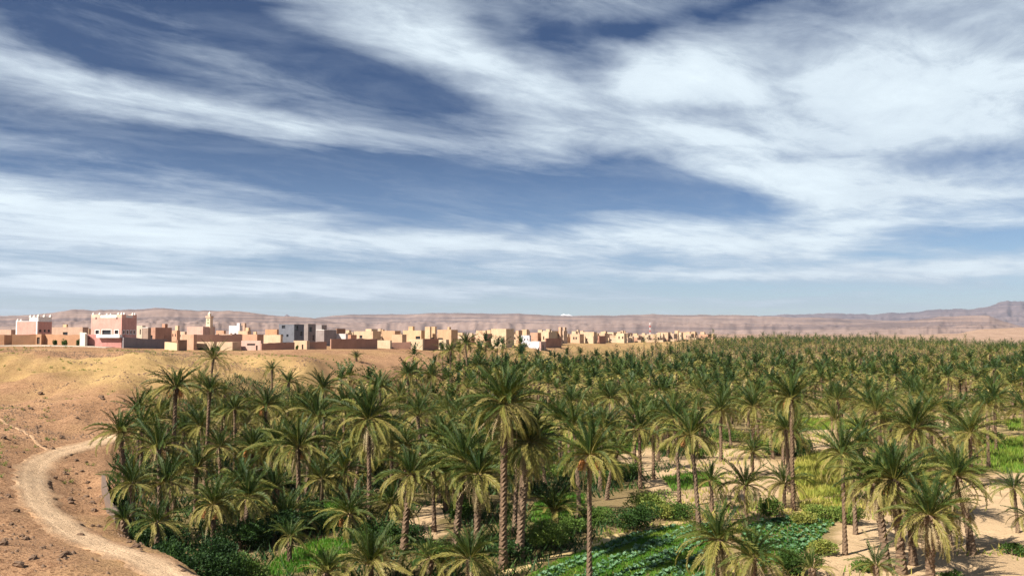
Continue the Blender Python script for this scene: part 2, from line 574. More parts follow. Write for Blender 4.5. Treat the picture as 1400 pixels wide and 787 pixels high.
def trunk_mat():
    m, g, b = base_mat('palm_bark', 0.95, 0.15)
    tc = g.n('ShaderNodeTexCoord').outputs['Object']
    oi = g.n('ShaderNodeObjectInfo').outputs['Random']
    n1 = g.noise(g.vm('MULTIPLY', tc, (1, 1, 1.6)), 5.0, 5, 0.7)
    n2 = g.noise(tc, 0.7, 4, 0.6)
    c = g.mix(g.rng(n1, .35, .65), (.050, .030, .018), (.215, .135, .080))
    c = g.mix(g.m('MULTIPLY', g.m('ADD', n2, oi), .35), c, (.17, .125, .09))
    g.put(b.inputs['Base Color'], c)
    bump(g, b, n1, .6, .08)
    return m


M_BARK = trunk_mat()
M_DATE = flat_mat('date_fruit', (.46, .20, .055), .6)
M_STONE = plaster((.17, .108, .070), 'stone', .4)
M_WOOD = flat_mat('dark_timber', (.06, .045, .035), .8)
M_GLASS = flat_mat('dark_pane', (.025, .028, .034), .25, .5)

# ------------------------------------------------------------------ ground sheet
def axis(lo, hi, fine_lo, fine_hi, step, grow=1.09):
    a = list(np.arange(fine_lo, fine_hi + 1e-6, step))
    s, v = step, fine_hi
    while v < hi:
        s *= grow
        v += s
        a.append(v)
    s, v, pre = step, fine_lo, []
    while v > lo:
        s *= grow
        v -= s
        pre.append(v)
    return np.array(pre[::-1] + a)


# fields of the oasis, outlined in the photo and laid on the valley floor
def poly(*pts, z=0.0):
    return np.array([on(a, b, z)[:2] for a, b in pts])


FIELDS = {
    'cabbage_front': poly((640, 830), (760, 772), (850, 738), (950, 713), (985, 722), (985, 745), (975, 800), (960, 830)),
    'cabbage_back': poly((1026, 714), (1090, 704), (1146, 711), (1122, 735), (1085, 768), (1040, 780), (1012, 760), (1015, 730)),
    'grass_middle': poly((722, 712), (730, 690), (765, 678), (800, 676), (800, 690), (770, 712), (735, 722)),
    'grass_front': poly((355, 787), (385, 760), (430, 742), (478, 738), (480, 757), (455, 775), (380, 790)),
    'grass_side': poly((425, 705), (440, 690), (475, 690), (470, 706)),
    'grain': poly((1088, 632), (1110, 622), (1172, 624), (1166, 655), (1150, 676), (1095, 684), (1086, 655)),
    'grain_low': poly((1090, 688), (1150, 680), (1158, 700), (1100, 702)),
    'green_strip': poly((1058, 577), (1072, 570), (1180, 573), (1185, 586), (1070, 588)),
    'green_right': poly((1345, 612), (1385, 600), (1420, 598), (1430, 646), (1370, 648), (1350, 640)),
    'green_far': poly((1372, 575), (1420, 572), (1420, 588), (1380, 590)),
    'green_wild': poly((700, 600), (730, 585), (800, 590), (790, 610), (720, 615)),
    'green_plot': poly((905, 655), (962, 647), (988, 664), (920, 674)),
    'green_nook': poly((1176, 655), (1246, 640), (1262, 656), (1190, 676)),
    'green_slip': poly((818, 614), (868, 601), (882, 612), (830, 624)),
    'green_back': poly((1085, 612), (1060, 618), (1030, 608), (1060, 600)),
}
CLEAR = {  # bare soil between the palms
    'right': poly((1100, 830), (1118, 765), (1160, 715), (1330, 650), (1400, 645), (1480, 650), (1500, 830)),
    'middle': poly((880, 680), (905, 625), (1010, 612), (1070, 640), (1075, 680), (960, 690)),
    'mid_left': poly((830, 640), (850, 612), (905, 610), (890, 655)),
    'top': poly((1050, 598), (1055, 580), (1185, 580), (1175, 612), (1100, 618)),
    'far': poly((1240, 575), (1260, 555), (1340, 560), (1345, 600), (1260, 600)),
    'gap': poly((555, 745), (575, 695), (610, 690), (605, 740)),
}


def inside(pg, X, Y):
    X, Y = np.asarray(X, float), np.asarray(Y, float)
    r = np.zeros(X.shape, bool)
    n = len(pg)
    for i in range(n):
        x1, y1 = pg[i]
        x2, y2 = pg[(i + 1) % n]
        c = ((y1 > Y) != (y2 > Y))
        r ^= c & (X < (x2 - x1) * (Y - y1) / ((y2 - y1) if abs(y2 - y1) > 1e-9 else 1e-9) + x1)
    return r


def ground():
    xs = axis(-16000, 16000, -112, 66, 0.8)
    ys = axis(-900, 16500, 36, 224, 0.8)
    X, Y = np.meshgrid(xs, ys)
    Xf, Yf = X.ravel(), Y.ravel()
    Z = gz(Xf, Yf)
    # soil colours
    red, sand, pale = np.array((.330, .196, .112)), np.array((.375, .255, .115)), np.array((.60, .42, .25))
    d2 = (Xf[:, None] - CPX[None, :, 0]) ** 2 + (Yf[:, None] - CPX[None, :, 1]) ** 2
    wt = 1.0 / (d2 + 30.0) ** 1.6
    so = (wt * SOIL).sum(1) / wt.sum(1)
    so = np.clip((so + 0.62 * fbm(Xf / 11, Yf / 16, 5, .6) - .5) * 1.7 + .5, 0, 1)
    col = red[None] * (1 - so[:, None]) + sand[None] * so[:, None]
    # grove floor
    d = bank_d(Xf, Yf)
    bw = np.clip((Yf - 60) * 0.12 + 2.6, 2.6, 26)
    gt = sstep(.55, 1.05, d / bw)[:, None]
    jx, jy = Xf + 2.2 * fbm(Xf / 4 + 1, Yf / 4, 3), Yf + 2.2 * fbm(Xf / 4 + 40, Yf / 4, 3)
    kx, ky = Xf + .6 * fbm(Xf / 2 + 1, Yf / 2, 3), Yf + .6 * fbm(Xf / 2 + 40, Yf / 2, 3)
    litter = np.clip(sstep(-.35, .25, fbm(Xf / 9 + 5, Yf / 9, 4)) + .25, 0, 1)[:, None]
    bare = np.zeros(len(Xf))
    for p in CLEAR.values():
        bare = np.maximum(bare, inside(p, jx, jy))
    west = (1 - sstep(-2, 14, Xf - (Yf - 62) * .35))[:, None]            # western floor colour darkened for the shade under the palms
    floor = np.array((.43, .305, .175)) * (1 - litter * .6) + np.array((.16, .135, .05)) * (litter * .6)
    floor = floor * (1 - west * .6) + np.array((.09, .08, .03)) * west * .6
    bare = bare[:, None]
    floor = floor * (1 - bare) + np.array((.46, .335, .205)) * bare
    for fname, p in FIELDS.items():
        k = inside(p, kx, ky)[:, None] * .85
        fc = (.16, .125, .06) if fname.startswith('cabbage') else ((.42, .33, .13) if fname.startswith('grain') else (.15, .16, .05))
        floor = floor * (1 - k) + np.array(fc) * k
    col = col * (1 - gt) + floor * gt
    # plain behind the grove and the village
    r = np.hypot(Xf, Yf)
    fr = sstep(650, 1000, r)[:, None]
    plain = np.array((.29, .195, .145)) + .08 * fbm(Xf / 260, Yf / 260, 4)[:, None]
    ridge = sstep(170, 420, Xf - 0.18 * (Yf - 900))[:, None] * (1 - sstep(1350, 1700, Yf))[:, None]
    plain = plain * (1 - ridge) + np.array((.31, .215, .160)) * ridge
    col = col * (1 - fr) + plain * fr
    stony = (1 - sstep(-2, 3, d)) * (1 - np.clip(so, 0, 1) * .7) * (1 - fr[:, 0]) + .08
    nx, ny = len(xs), len(ys)
    i = np.arange(nx * ny).reshape(ny, nx)
    q = np.stack([i[:-1, :-1], i[:-1, 1:], i[1:, 1:], i[1:, :-1]], -1).reshape(-1, 4)
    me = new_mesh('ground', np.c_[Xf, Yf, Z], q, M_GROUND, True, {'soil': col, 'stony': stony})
    tag(link('ground', me), kind='structure')


ground()


def ribbon(name, line, width, col, lift=0.035, ragged=.4, tracks=None, cross=7, kind='structure', stony=.05, edgecol=None):
    L = np.asarray(line)
    T = np.gradient(L, axis=0)
    T /= np.linalg.norm(T, axis=1)[:, None]
    N = np.c_[-T[:, 1], T[:, 0]]
    n = len(L)
    V, C = [], []
    base = np.array(col)
    for k in range(cross):
        s = (k / (cross - 1) - .5) * width
        if k in (0, cross - 1):
            s = s * (1 + ragged * fbm(L[:, 0] * .9 + k, L[:, 1] * .9, 3) * 2)
        P = L + N * np.reshape(s, (-1, 1))
        edge = k in (0, cross - 1)
        z = gz(P[:, 0], P[:, 1]) + (lift if not edge else -.05)
        V.append(np.c_[P, z])
        c = np.tile(base, (n, 1))
        if tracks is not None and k in tracks:
            c = c * 1.16
        if edgecol is not None and k in (0, 1, 2, cross - 3, cross - 2, cross - 1):
            f = (1.0 if edge else (.75 if k in (1, cross - 2) else .4)) * np.ones((n, 1)) + .5 * fbm(P[:, 0] / 1.7, P[:, 1] / 1.7, 3)[:, None]
            f = np.clip(f, 0, 1)
            c = c * (1 - f) + np.array(edgecol) * f
        c = c * (1 + .25 * fbm(P[:, 0] / 3, P[:, 1] / 3, 3))[:, None]
        C.append(c)
    V = np.stack(V, 1).reshape(-1, 3)
    C = np.stack(C, 1).reshape(-1, 3)
    i = np.arange(n * cross).reshape(n, cross)
    q = np.stack([i[:-1, :-1], i[1:, :-1], i[1:, 1:], i[:-1, 1:]], -1).reshape(-1, 4)
    o = link(name, new_mesh(name, V, q, M_GROUND, True, {'soil': C, 'stony': np.full(len(V), stony)}))
    return tag(o, kind=kind)


ribbon('dirt_road', smooth_line(ROADXY, 24), 3.5, (.48, .345, .225), lift=.07, tracks=(4, 7), cross=11, stony=.2, edgecol=(.33, .20, .115))
ribbon('footpath', smooth_line([at(*p)[:2] for p in ((-60, 545, 125), (0, 571, 111.5), (30, 588, 104), (58, 606, 97), (75, 618, 94.5))], 12), 0.45, (.40, .26, .16), lift=.07)
ribbon('village_track', smooth_line([at(*p)[:2] for p in ((-160, 473, 199), (-60, 473, 198.5), (0, 473, 199), (60, 472.5, 201), (110, 473.2, 200.5), (150, 474.2, 198))], 10), 3.4, (.40, .35, .30), lift=.10)

# ------------------------------------------------------------------ hills
def hills_mat(tint=(1, 1, 1)):
    m, g, b = base_mat('bare_rock_hills', 0.95, 0.05)
    geo = g.n('ShaderNodeNewGeometry')
    pos = geo.outputs['Position']
    n1 = g.noise(g.vm('MULTIPLY', pos, (1, .5, 3)), 0.006, 8, 0.70)
    n2 = g.noise(g.vm('MULTIPLY', pos, (1, .6, 3)), 0.012, 7, 0.65)
    z = g.n('ShaderNodeSeparateXYZ')
    g.t.links.new(pos, z.inputs[0])
    band = g.noise(g.comb(g.m('MULTIPLY', z.outputs[0], .0012), g.m('MULTIPLY', z.outputs[1], .0006), g.m('MULTIPLY', z.outputs[2], .075)), 1.0, 4, .6)
    rock = g.n('ShaderNodeAttribute', attribute_name='rock').outputs['Fac']
    c = g.mix(g.rng(n1, .36, .66), (.185, .130, .110), (.28, .20, .168))
    c = g.mix(g.m('MULTIPLY', g.rng(band, .48, .58), .75), c, (.115, .088, .088))
    c = g.mix(g.m('MULTIPLY', g.rng(g.m('ADD', n2, g.m('MULTIPLY', rock, .25)), .55, .85), .22), c, (.10, .078, .08))
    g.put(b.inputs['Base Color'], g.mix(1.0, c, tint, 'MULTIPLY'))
    return m


M_HILL = hills_mat()
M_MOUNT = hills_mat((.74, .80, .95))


def range_(name, foot, crest, sky, seed, rough=1.0, steps=0.5, u0=-0.85, u1=0.85, nu=900, nv=46, mat=None):
    """a range of hills between two distances whose crest follows a skyline read off the photo"""
    sx, sy = np.array([s[0] for s in sky], float), np.array([s[1] for s in sky], float)
    us = np.linspace(u0, u1, nu)
    vs = np.r_[np.linspace(0, 1, nv - 8), np.linspace(1.04, 1.5, 8)]
    U, V = np.meshgrid(us, vs)
    H = CAMZ + (455 - np.interp(700 + us * F, sx, sy)) / F * crest
    H = H + rough * .05 * (H - 5) * fbm(us * 45 + seed, us * 0 + seed, 6, .62)
    D = foot + (crest - foot) * V
    wander = (crest - foot) * .16 * fbm(U * 9 + seed, V * 1.1, 4)
    D = D + wander * np.clip(V, 0, 1)
    t = np.clip(V, 0, 1)
    p = t ** 1.35
    st = steps * (sstep(.30, .42, t + .12 * fbm(U * 14, V * 2 + seed, 3)) * .45 + sstep(.72, .95, t + .10 * fbm(U * 21 + 4, V * 2 + seed, 3)) * .55)
    p = p * (1 - steps) + st
    gul = (np.abs(fbm(U * 55 + seed, V * 3, 5, .6)) - .22) * -.20 * np.sin(np.clip(t, 0, 1) * pi) * rough
    p = np.clip(p + gul, 0, 1.0)
    back = np.clip((V - 1) * 2, 0, 1)
    base = 3.0
    Z = base + (H[None] - base) * p * (1 - .6 * back)
    Z = np.where(V <= 0.0, -20, Z)
    X, Y = U * D, D
    i = np.arange(U.size).reshape(U.shape)
    q = np.stack([i[:-1, :-1], i[:-1, 1:], i[1:, 1:], i[1:, :-1]], -1).reshape(-1, 4)
    rock = np.clip(sstep(.75, .98, t) * .6 + .45 * fbm(U * 30 + seed * 2, V * 6, 4), 0, 1)
    me = new_mesh(name, np.c_[X.ravel(), Y.ravel(), Z.ravel()], q, mat or M_HILL, True, {'rock': rock.ravel()})
    return tag(link(name, me), kind='structure')


range_('hills', 1500, 3600, [(-520, 440), (-200, 436), (0, 432), (50, 429.5), (100, 424), (200, 423), (300, 424), (340, 426.5), (380, 431), (420, 434), (460, 440), (520, 450), (600, 457), (2000, 460)], 3.0)
range_('hills', 2600, 6200, [(-600, 440), (300, 438), (430, 436), (460, 432), (500, 429), (560, 428), (640, 428.5), (700, 430), (760, 432), (850, 431), (900, 429.5), (1000, 430.5), (1050, 432.5), (1100, 435), (1200, 437), (1250, 438), (1300, 440), (1330, 443), (1400, 448), (2000, 452)], 8.0, steps=.6)
range_('hills', 2300, 4600, [(-600, 458), (1040, 455), (1150, 446), (1230, 440), (1285, 433), (1352, 432.5), (1372, 440), (1400, 447), (1500, 452), (2000, 455)], 15.0, u0=-.1, steps=.6)
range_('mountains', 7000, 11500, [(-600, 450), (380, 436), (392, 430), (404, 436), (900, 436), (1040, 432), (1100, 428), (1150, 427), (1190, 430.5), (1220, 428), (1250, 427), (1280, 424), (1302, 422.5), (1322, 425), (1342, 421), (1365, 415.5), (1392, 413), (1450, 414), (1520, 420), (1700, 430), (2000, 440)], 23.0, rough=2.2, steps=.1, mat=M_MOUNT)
M_SNOW = flat_mat('snow', (.82, .84, .86), .7)
range_('snowy_peak', 13200, 14200, [(0, 470), (758, 440), (764, 432.5), (768, 430), (771, 428.4), (774, 429.4), (778, 428.8), (784, 431.5), (790, 434), (800, 440), (1000, 470)], 5.0, rough=.8, steps=0, u0=.03, u1=.09, nu=90, nv=20, mat=M_SNOW)

# ------------------------------------------------------------------ the village on its terrace
CREAM, TAN, PINK, ROSE, BRICK, RUST = (.66, .49, .325), (.60, .425, .29), (.74, .41, .315), (.55, .27, .22), (.47, .275, .185), (.53, .31, .20)
WHITE, GREY, DARKG, BROWN, PALEPINK = (.78, .76, .72), (.40, .405, .40), (.215, .20, .19), (.36, .215, .13), (.66, .45, .34)
M_ROOF = plaster((.52, .40, .27), 'earth_roof', .2)
M_TRIM = flat_mat('white_trim', (.76, .74, .70), .8)


def quad_face(V, Fc, pts):
    b = len(V)
    V.extend(pts)
    Fc.append((b, b + 1, b + 2, b + 3))


def house(name, label, l, c, r, ytop, d, col, ybase=None, phi=24, front=(), side=(), group=None, cat='house', par=.45, roofcol=None, cap=None, doors=(), sdoors=(), frames=None, hmin=1.5, seed=0):
    """a flat-roofed box house. photo x of its left end, near corner and right end; photo y of its top; front / side: openings as
    (x0, x1, y0, y1) fractions of the face (left to right, bottom to top)"""
    ph = radians(phi)
    col = (col[0] * .80, col[1] * .765, col[2] * .83)
    u = lambda q: (q - 700) / F
    xc = u(c) * d
    w = max(.5, (xc - u(l) * d) / (cos(ph) + u(l) * sin(ph)))
    den = sin(ph) - u(r) * cos(ph)
    dep = min(22.0, max(1.2, (u(r) * d - xc) / max(den, .12)))
    z1 = at(c, ytop, d)[2]
    ex, ey = np.array((cos(ph), -sin(ph))), np.array((sin(ph), cos(ph)))
    P = np.array((xc, d))
    cor = np.array([P, P - ex * w, P - ex * w + ey * dep, P + ey * dep])
    zg = gz(cor[:, 0], cor[:, 1])
    zb = (at(c, ybase, d)[2] if ybase is not None else float(zg.mean()))
    zb = min(zb, float(zg.max()) + .05)
    h = max(hmin, z1 - zb)
    z1 = zb + h
    root = empty(name, (xc, d, zb), -ph)
    tag(root, label, cat, group)
    sink = zb - float(zg.min()) + .4
    m = plaster(col, var=.34)
    V, Fc = [], []
    rev = .22
    openings = []

    def wallface(W, holes, mp):
        xs = sorted({0.0, W} | {q for a in holes for q in (a[0] * W, a[1] * W)})
        zs = sorted({-sink, h} | {q for a in holes for q in (a[2] * h, a[3] * h)})
        for i in range(len(xs) - 1):
            for j in range(len(zs) - 1):
                mx, mz = (xs[i] + xs[i + 1]) / 2, (zs[j] + zs[j + 1]) / 2
                if any(a[0] * W < mx < a[1] * W and a[2] * h < mz < a[3] * h for a in holes):
                    continue
                quad_face(V, Fc, [mp(xs[i], zs[j], 0), mp(xs[i + 1], zs[j], 0), mp(xs[i + 1], zs[j + 1], 0), mp(xs[i], zs[j + 1], 0)])
        for a in holes:
            x0, x1, b0, b1 = a[0] * W, a[1] * W, a[2] * h, a[3] * h
            for p, q in (((x0, b0), (x1, b0)), ((x1, b0), (x1, b1)), ((x1, b1), (x0, b1)), ((x0, b1), (x0, b0))):
                quad_face(V, Fc, [mp(p[0], p[1], 0), mp(q[0], q[1], 0), mp(q[0], q[1], rev), mp(p[0], p[1], rev)])
            openings.append((mp, x0, x1, b0, b1))
    fm = lambda x, z, k: (-w + x, k, z)
    sm = lambda x, z, k: (-k, x, z)
    wallface(w, list(front) + list(doors), fm)
    wallface(dep, list(side) + list(sdoors), sm)
    bm = lambda x, z, k: (-x, dep - k, z)
    lm = lambda x, z, k: (-w + k, dep - x, z)
    wallface(w, [], bm)
    wallface(dep, [], lm)
    t = min(.3, w * .2, dep * .2)
    zr = h - min(par, h * .3)
    # parapet: rim and inner faces
    for a, b in (((-w, 0), (0, 0)), ((0, 0), (0, dep)), ((0, dep), (-w, dep)), ((-w, dep), (-w, 0))):
        ia = (min(max(a[0], -w + t), -t), min(max(a[1], t), dep - t))
        ib = (min(max(b[0], -w + t), -t), min(max(b[1], t), dep - t))
        quad_face(V, Fc, [(a[0], a[1], h), (b[0], b[1], h), (ib[0], ib[1], h), (ia[0], ia[1], h)])
        quad_face(V, Fc, [(ia[0], ia[1], h), (ib[0], ib[1], h), (ib[0], ib[1], zr), (ia[0], ia[1], zr)])
    rg = np.random.default_rng(abs(int(l * 7 + c)) + seed)
    V2 = [(x + (rg.uniform(-.05, .05) if z > h - .01 and par < .6 else 0) * 0, y, z + (0.0)) for x, y, z in V]
    link('wall', new_mesh('wall', V2, Fc, m), root)
    rf = MB().box(-w + t - .01, -t + .01, t - .01, dep - t + .01, zr - .15, zr)
    rf.obj('roof', plaster(roofcol, 'roof') if roofcol else M_ROOF, root)
    nf, ns = len(front), len(side)
    for k, (mp, x0, x1, b0, b1) in enumerate(openings):
        door = (len(front) <= k < nf + len(doors)) or k >= nf + len(doors) + ns
        b = MB()
        pts = [mp(x0, b0, rev - .02), mp(x1, b0, rev - .02), mp(x1, b1, rev - .02), mp(x0, b1, rev - .02), mp(x0, b0, rev + .06), mp(x1, b0, rev + .06), mp(x1, b1, rev + .06), mp(x0, b1, rev + .06)]
        b.v = pts
        b.f = [(0, 1, 2, 3), (7, 6, 5, 4), (0, 4, 5, 1), (1, 5, 6, 2), (2, 6, 7, 3), (3, 7, 4, 0)]
        wn = b.obj('door' if door else 'window', M_WOOD if door else M_GLASS, root)
        if frames and not door:
            V3, F3 = [], []
            e = .14
            for p0, p1, q0, q1 in ((x0 - e, x1 + e, b0 - e, b0), (x0 - e, x1 + e, b1, b1 + e), (x0 - e, x0, b0, b1), (x1, x1 + e, b0, b1)):
                k0 = len(V3)
                for dk in (-.05, .02):
                    V3 += [mp(p0, q0, dk), mp(p1, q0, dk), mp(p1, q1, dk), mp(p0, q1, dk)]
                F3 += [(k0, k0 + 1, k0 + 2, k0 + 3), (k0, k0 + 4, k0 + 5, k0 + 1), (k0 + 1, k0 + 5, k0 + 6, k0 + 2), (k0 + 2, k0 + 6, k0 + 7, k0 + 3), (k0 + 3, k0 + 7, k0 + 4, k0)]
            link('frame', new_mesh('frame', V3, F3, frames), wn)
    if cap is not None:
        cb = MB()
        cb.box(-w - .06, .06, -.06, t, h + .003, h + .14)
        cb.box(-t, .06, t + .003, dep + .06, h + .003, h + .14)
        cb.box(-w - .06, -w + t, t + .003, dep + .06, h + .003, h + .14)
        cb.box(-w + t + .003, -t - .003, dep - t, dep + .06, h + .003, h + .14)
        cb.obj('coping', cap, root)
    return root, w, dep, h


def finials(root, spots, z, mat, s=1.0):
    """stepped corner horns of a southern house"""
    for x, y in spots:
        b = MB()
        b.box(x - .28 * s, x + .28 * s, y - .28 * s, y + .28 * s, z, z + .28 * s)
        b.box(x - .17 * s, x + .17 * s, y - .17 * s, y + .17 * s, z + .28 * s, z + .55 * s)
        b.prism(x, y, z + .55 * s, z + .85 * s, .12 * s, .03 * s, 6)
        b.obj('finial', mat, root)


def wall_run(name, label, pts, h, col, thick=.4, cat='wall', group=None, ragged=.12, coping=None):
    col = (col[0] * .80, col[1] * .77, col[2] * .83)
    """a free-standing earth wall along photo points (x, y of foot, distance)"""
    P = np.array([at(a, b, d) for a, b, d in pts])
    L = []
    for i in range(len(P) - 1):
        n = max(2, int(np.linalg.norm(P[i + 1] - P[i]) / 1.1))
        for k in range(n):
            L.append(P[i] + (P[i + 1] - P[i]) * k / n)
    L.append(P[-1])
    L = np.array(L)
    g = gz(L[:, 0], L[:, 1])
    low = np.minimum(L[:, 2], g)
    T = np.gradient(L[:, :2], axis=0)
    T /= np.linalg.norm(T, axis=1)[:, None]
    N = np.c_[-T[:, 1], T[:, 0]] * thick / 2
    o = P[0]
    rg = np.random.default_rng(abs(int(pts[0][0] * 3 + 5)))
    V, Fc = [], []
    for i in range(len(L)):
        zt = L[i, 2] + h + ragged * rg.uniform(-1, 1) - o[2]
        zb = low[i] - .5 - o[2]
        for s in (1, -1):
            x, y = L[i, 0] + s * N[i, 0] - o[0], L[i, 1] + s * N[i, 1] - o[1]
            V += [(x, y, zb), (x, y, zt)]
    for i in range(len(L) - 1):
        a, b = 4 * i, 4 * i + 4
        Fc += [(a, b, b + 1, a + 1), (b + 2, a + 2, a + 3, b + 3), (a + 1, b + 1, b + 3, a + 3)]
    e = 4 * (len(L) - 1)
    Fc += [(0, 1, 3, 2), (e, e + 2, e + 3, e + 1)]
    ob = link(name, new_mesh(name, V, Fc, plaster(col)), loc=tuple(o))
    return tag(ob, label, cat, group)


# two painted houses at the left
r, w, dp, h = house('painted_house', 'salmon pink house at the far left with white corner trim and white rooftop parapets', 22.5, 51.5, 71.5, 439.5, 226, PINK, 468, phi=12,
                    side=((.12, .3, .50, .62), (.45, .6, .50, .62), (.72, .88, .50, .62)), cap=M_TRIM, roofcol=(.5, .4, .3))
MB().box(-.3, .025, -.025, .3, -.3, h - .01).obj('corner_trim', M_TRIM, r)
MB().box(-w - .02, -w + .3, -.026, .3, -.3, h - .01).obj('corner_trim', M_TRIM, r)
MB().box(-w * .62, -.02, dp * .35, dp * .35 + .3, h - .3, h + 1.1).obj('roof_parapet', M_TRIM, r)
MB().box(-.33, -.03, .3, dp - .1, h + .141, h + 1.25).obj('roof_parapet', M_TRIM, r)
finials(r, [(-w + .3, .2), (-w + 1.3, .2)], h + .141, M_TRIM, .8)
finials(r, [(-w * .6, dp * .35 + .15), (-w * .42, dp * .35 + .15), (-w * .2, dp * .35 + .15)], h + 1.101, M_TRIM, .9)
finials(r, [(-.18, .5), (-.18, dp * .5), (-.18, dp - .4)], h + 1.251, M_TRIM, .9)

r, w, dp, h = house('painted_house', 'large pale pink house with a wide middle window and white rooftop railings', 125, 166.8, 187.2, 434, 208, (.77, .435, .335), 462, phi=14,
                    front=((.15, .27, .40, .54), (.37, .66, .33, .55), (.78, .90, .40, .54)), side=((.1, .2, .40, .53), (.34, .44, .40, .53), (.58, .68, .40, .53), (.8, .9, .40, .53)), frames=M_TRIM, roofcol=(.5, .4, .3))
T1 = MB()
T1.box(-w, -w + 2.4, 0.003, 2.2, h + .003, h + .75)
T1.obj('corner_turret', plaster((.77, .435, .335)), r)
MB().box(-1.5, -.003, .003, 1.5, h + .003, h + .75).obj('corner_turret', plaster((.77, .435, .335)), r)
MB().box(-1.3, -.003, dp - 1.4, dp - .003, h + .003, h + .75).obj('corner_turret', plaster((.77, .435, .335)), r)
MB().box(-w + 2.42, -1.52, .08, .30, h + .003, h + .62).obj('roof_railing', M_TRIM, r)
MB().box(-.30, -.08, 1.52, dp - 1.42, h + .003, h + .62).obj('roof_railing', M_TRIM, r)
finials(r, [(-w + .3, .3), (-w + 2.1, .3), (-1.2, .3), (-.3, .3), (-.3, 1.2), (-.3, dp - 1.1), (-.3, dp - .3)], h + .751, M_TRIM, .7)
finials(r, [(-w + 4.2, .19), (-3.2, .19)], h + .621, M_TRIM, .6)
for q in (.16, .84):
    MB().box(-w + w * q - .18, -w + w * q + .18, -.02, .06, h - .35, h + .1).obj('vent', M_WOOD, r)

r, w, dp, h = house('courtyard_house', 'rose red ground floor with a white awning in front of the large pale pink house', 117.8, 167, 171, 457, 200, ROSE, 473, phi=14, front=((.08, .12, .62, .74),), cat='annex')
MB().box(-w * .62, .12, -.9, .1, h - .72, h - .02).obj('awning', M_TRIM, r)
wall_run('gate_wall', 'cream gate wall between the brown wall and the rose red ground floor', [(110.5, 471, 203), (117.6, 472, 200.6)], 2.75, (.74, .66, .50), .5)
wall_run('compound_wall', 'shaded grey block wall running right from the rose red ground floor', [(168, 474, 199.5), (200, 475.5, 207), (227, 476, 214)], 2.15, (.27, .245, .235), .4, ragged=.05)  # grey darkened in the colour for the shadow on this face
wall_run('compound_wall', 'brown earth wall in front of the salmon pink house', [(15.5, 471, 206), (53, 470.5, 208)], 2.35, (.50, .29, .155))
wall_run('compound_wall', 'low tan wall at the left edge with a lit end', [(-70, 472, 200), (5, 472, 203), (15, 471.5, 205)], 2.35, (.62, .36, .19), .5)
wall_run('compound_wall', 'long brown wall between the salmon pink house and the cream gate', [(58, 470.3, 208.5), (82, 470.4, 207), (110, 471, 206)], 2.25, (.50, .285, .155))
house('gatehouse', 'brown gatehouse with a dark doorway below the salmon pink house', 50, 57.5, 60, 456.5, 207, (.52, .31, .17), 470, phi=14, doors=((.18, .72, 0, .68),), cat='gatehouse')
house('mud_house', 'tan house with a dark square opening behind the long brown wall', 70.5, 113.6, 121.5, 447, 236, TAN, 462, phi=14, front=((.38, .53, .38, .66), (.60, .68, .28, .42), (.78, .86, .28, .42)))
house('mud_house', 'orange mud house behind the low tan wall at the left edge', -20, 16, 24, 450.5, 238, TAN, 462, phi=12, front=((.2, .35, .3, .6),))
house('mud_house', 'low cream house just right of the large pale pink house', 187.5, 195, 199.5, 445, 242, (.66, .56, .40), 462, phi=16, front=((.55, .75, .5, .8),))
house('mud_house', 'grey-brown flat house under a white roof tank', 195.5, 203, 205, 448, 238, (.40, .30, .22), 464, phi=16, cap=M_TRIM)
house('mud_house', 'brown red house with a small roof turret behind the grey wall', 203.5, 213, 235.5, 447.5, 248, RUST, 465, phi=16, front=((.3, .6, .25, .5),), side=((.55, .68, .25, .5),))
house('roof_turret', 'small red turret on the roof of the brown red house', 222, 226, 229, 442.5, 252, RUST, 449, phi=16, cat='turret', hmin=.5)
wall_run('compound_wall', 'low cream wall end lit by the sun right of the shaded grey wall', [(226, 478, 206), (243, 479.5, 203)], 1.75, (.70, .53, .31))
house('mud_hut', 'small brown hut at the track right of the shaded grey wall', 243, 244, 256.5, 464.5, 203, BROWN, 479, phi=18, cat='hut', hmin=1.2)
house('mud_house', 'tan block with a tall lit side left below the mosque', 249, 265.5, 268, 457, 214, (.64, .40, .25), 478, phi=18)
house('mosque', 'pale pink prayer hall of the mosque at the foot of the minaret', 256, 278, 294.5, 446.3, 262, PALEPINK, 462, phi=15, cat='mosque hall')


def minaret():
    d = 266
    c = at(286.2, 447, d)
    zb = gz1(c[0], c[1])
    hgt = lambda y: at(286, y, d)[2] - zb
    root = empty('minaret', (c[0], d, zb), radians(-15))
    tag(root, 'slender cream minaret with a small lantern and finial above the prayer hall', 'minaret')
    s = .86
    m = plaster((.60, .42, .31))
    b = MB().box(-s * 1.0, s, -s, s, -.5, hgt(446))
    b.obj('base', m, root)
    b = MB().box(-s * .82, s * .82, -s * .82, s * .82, hgt(446), hgt(434))
    b.obj('shaft', plaster((.64, .49, .36)), root)
    b = MB().box(-s, s, -s, s, hgt(434), hgt(432.6))
    for i in (-1, 0, 1):
        for k in (-1, 1):
            b.box(i * s * .7 - .13, i * s * .7 + .13, k * s * .84 - .12, k * s * .84 + .12, hgt(432.6), hgt(431.4))
    b.obj('gallery', m, root)
    MB().box(-.36, .36, -.36, .36, hgt(432.6), hgt(428)).obj('lantern', plaster((.64, .50, .38)), root)
    MB().prism(0, 0, hgt(428), hgt(426.6), .40, .06, 8).prism(0, 0, hgt(426.6), hgt(424), .05, .02, 6).obj('finial', M_TRIM, root)
    for z in (442.5, 438):
        MB().box(-.22, .22, -s * .82 - .03, -s * .82 + .1, hgt(z), hgt(z - 2.4)).obj('window', flat_mat('green_tile', (.12, .22, .13), .4), root)


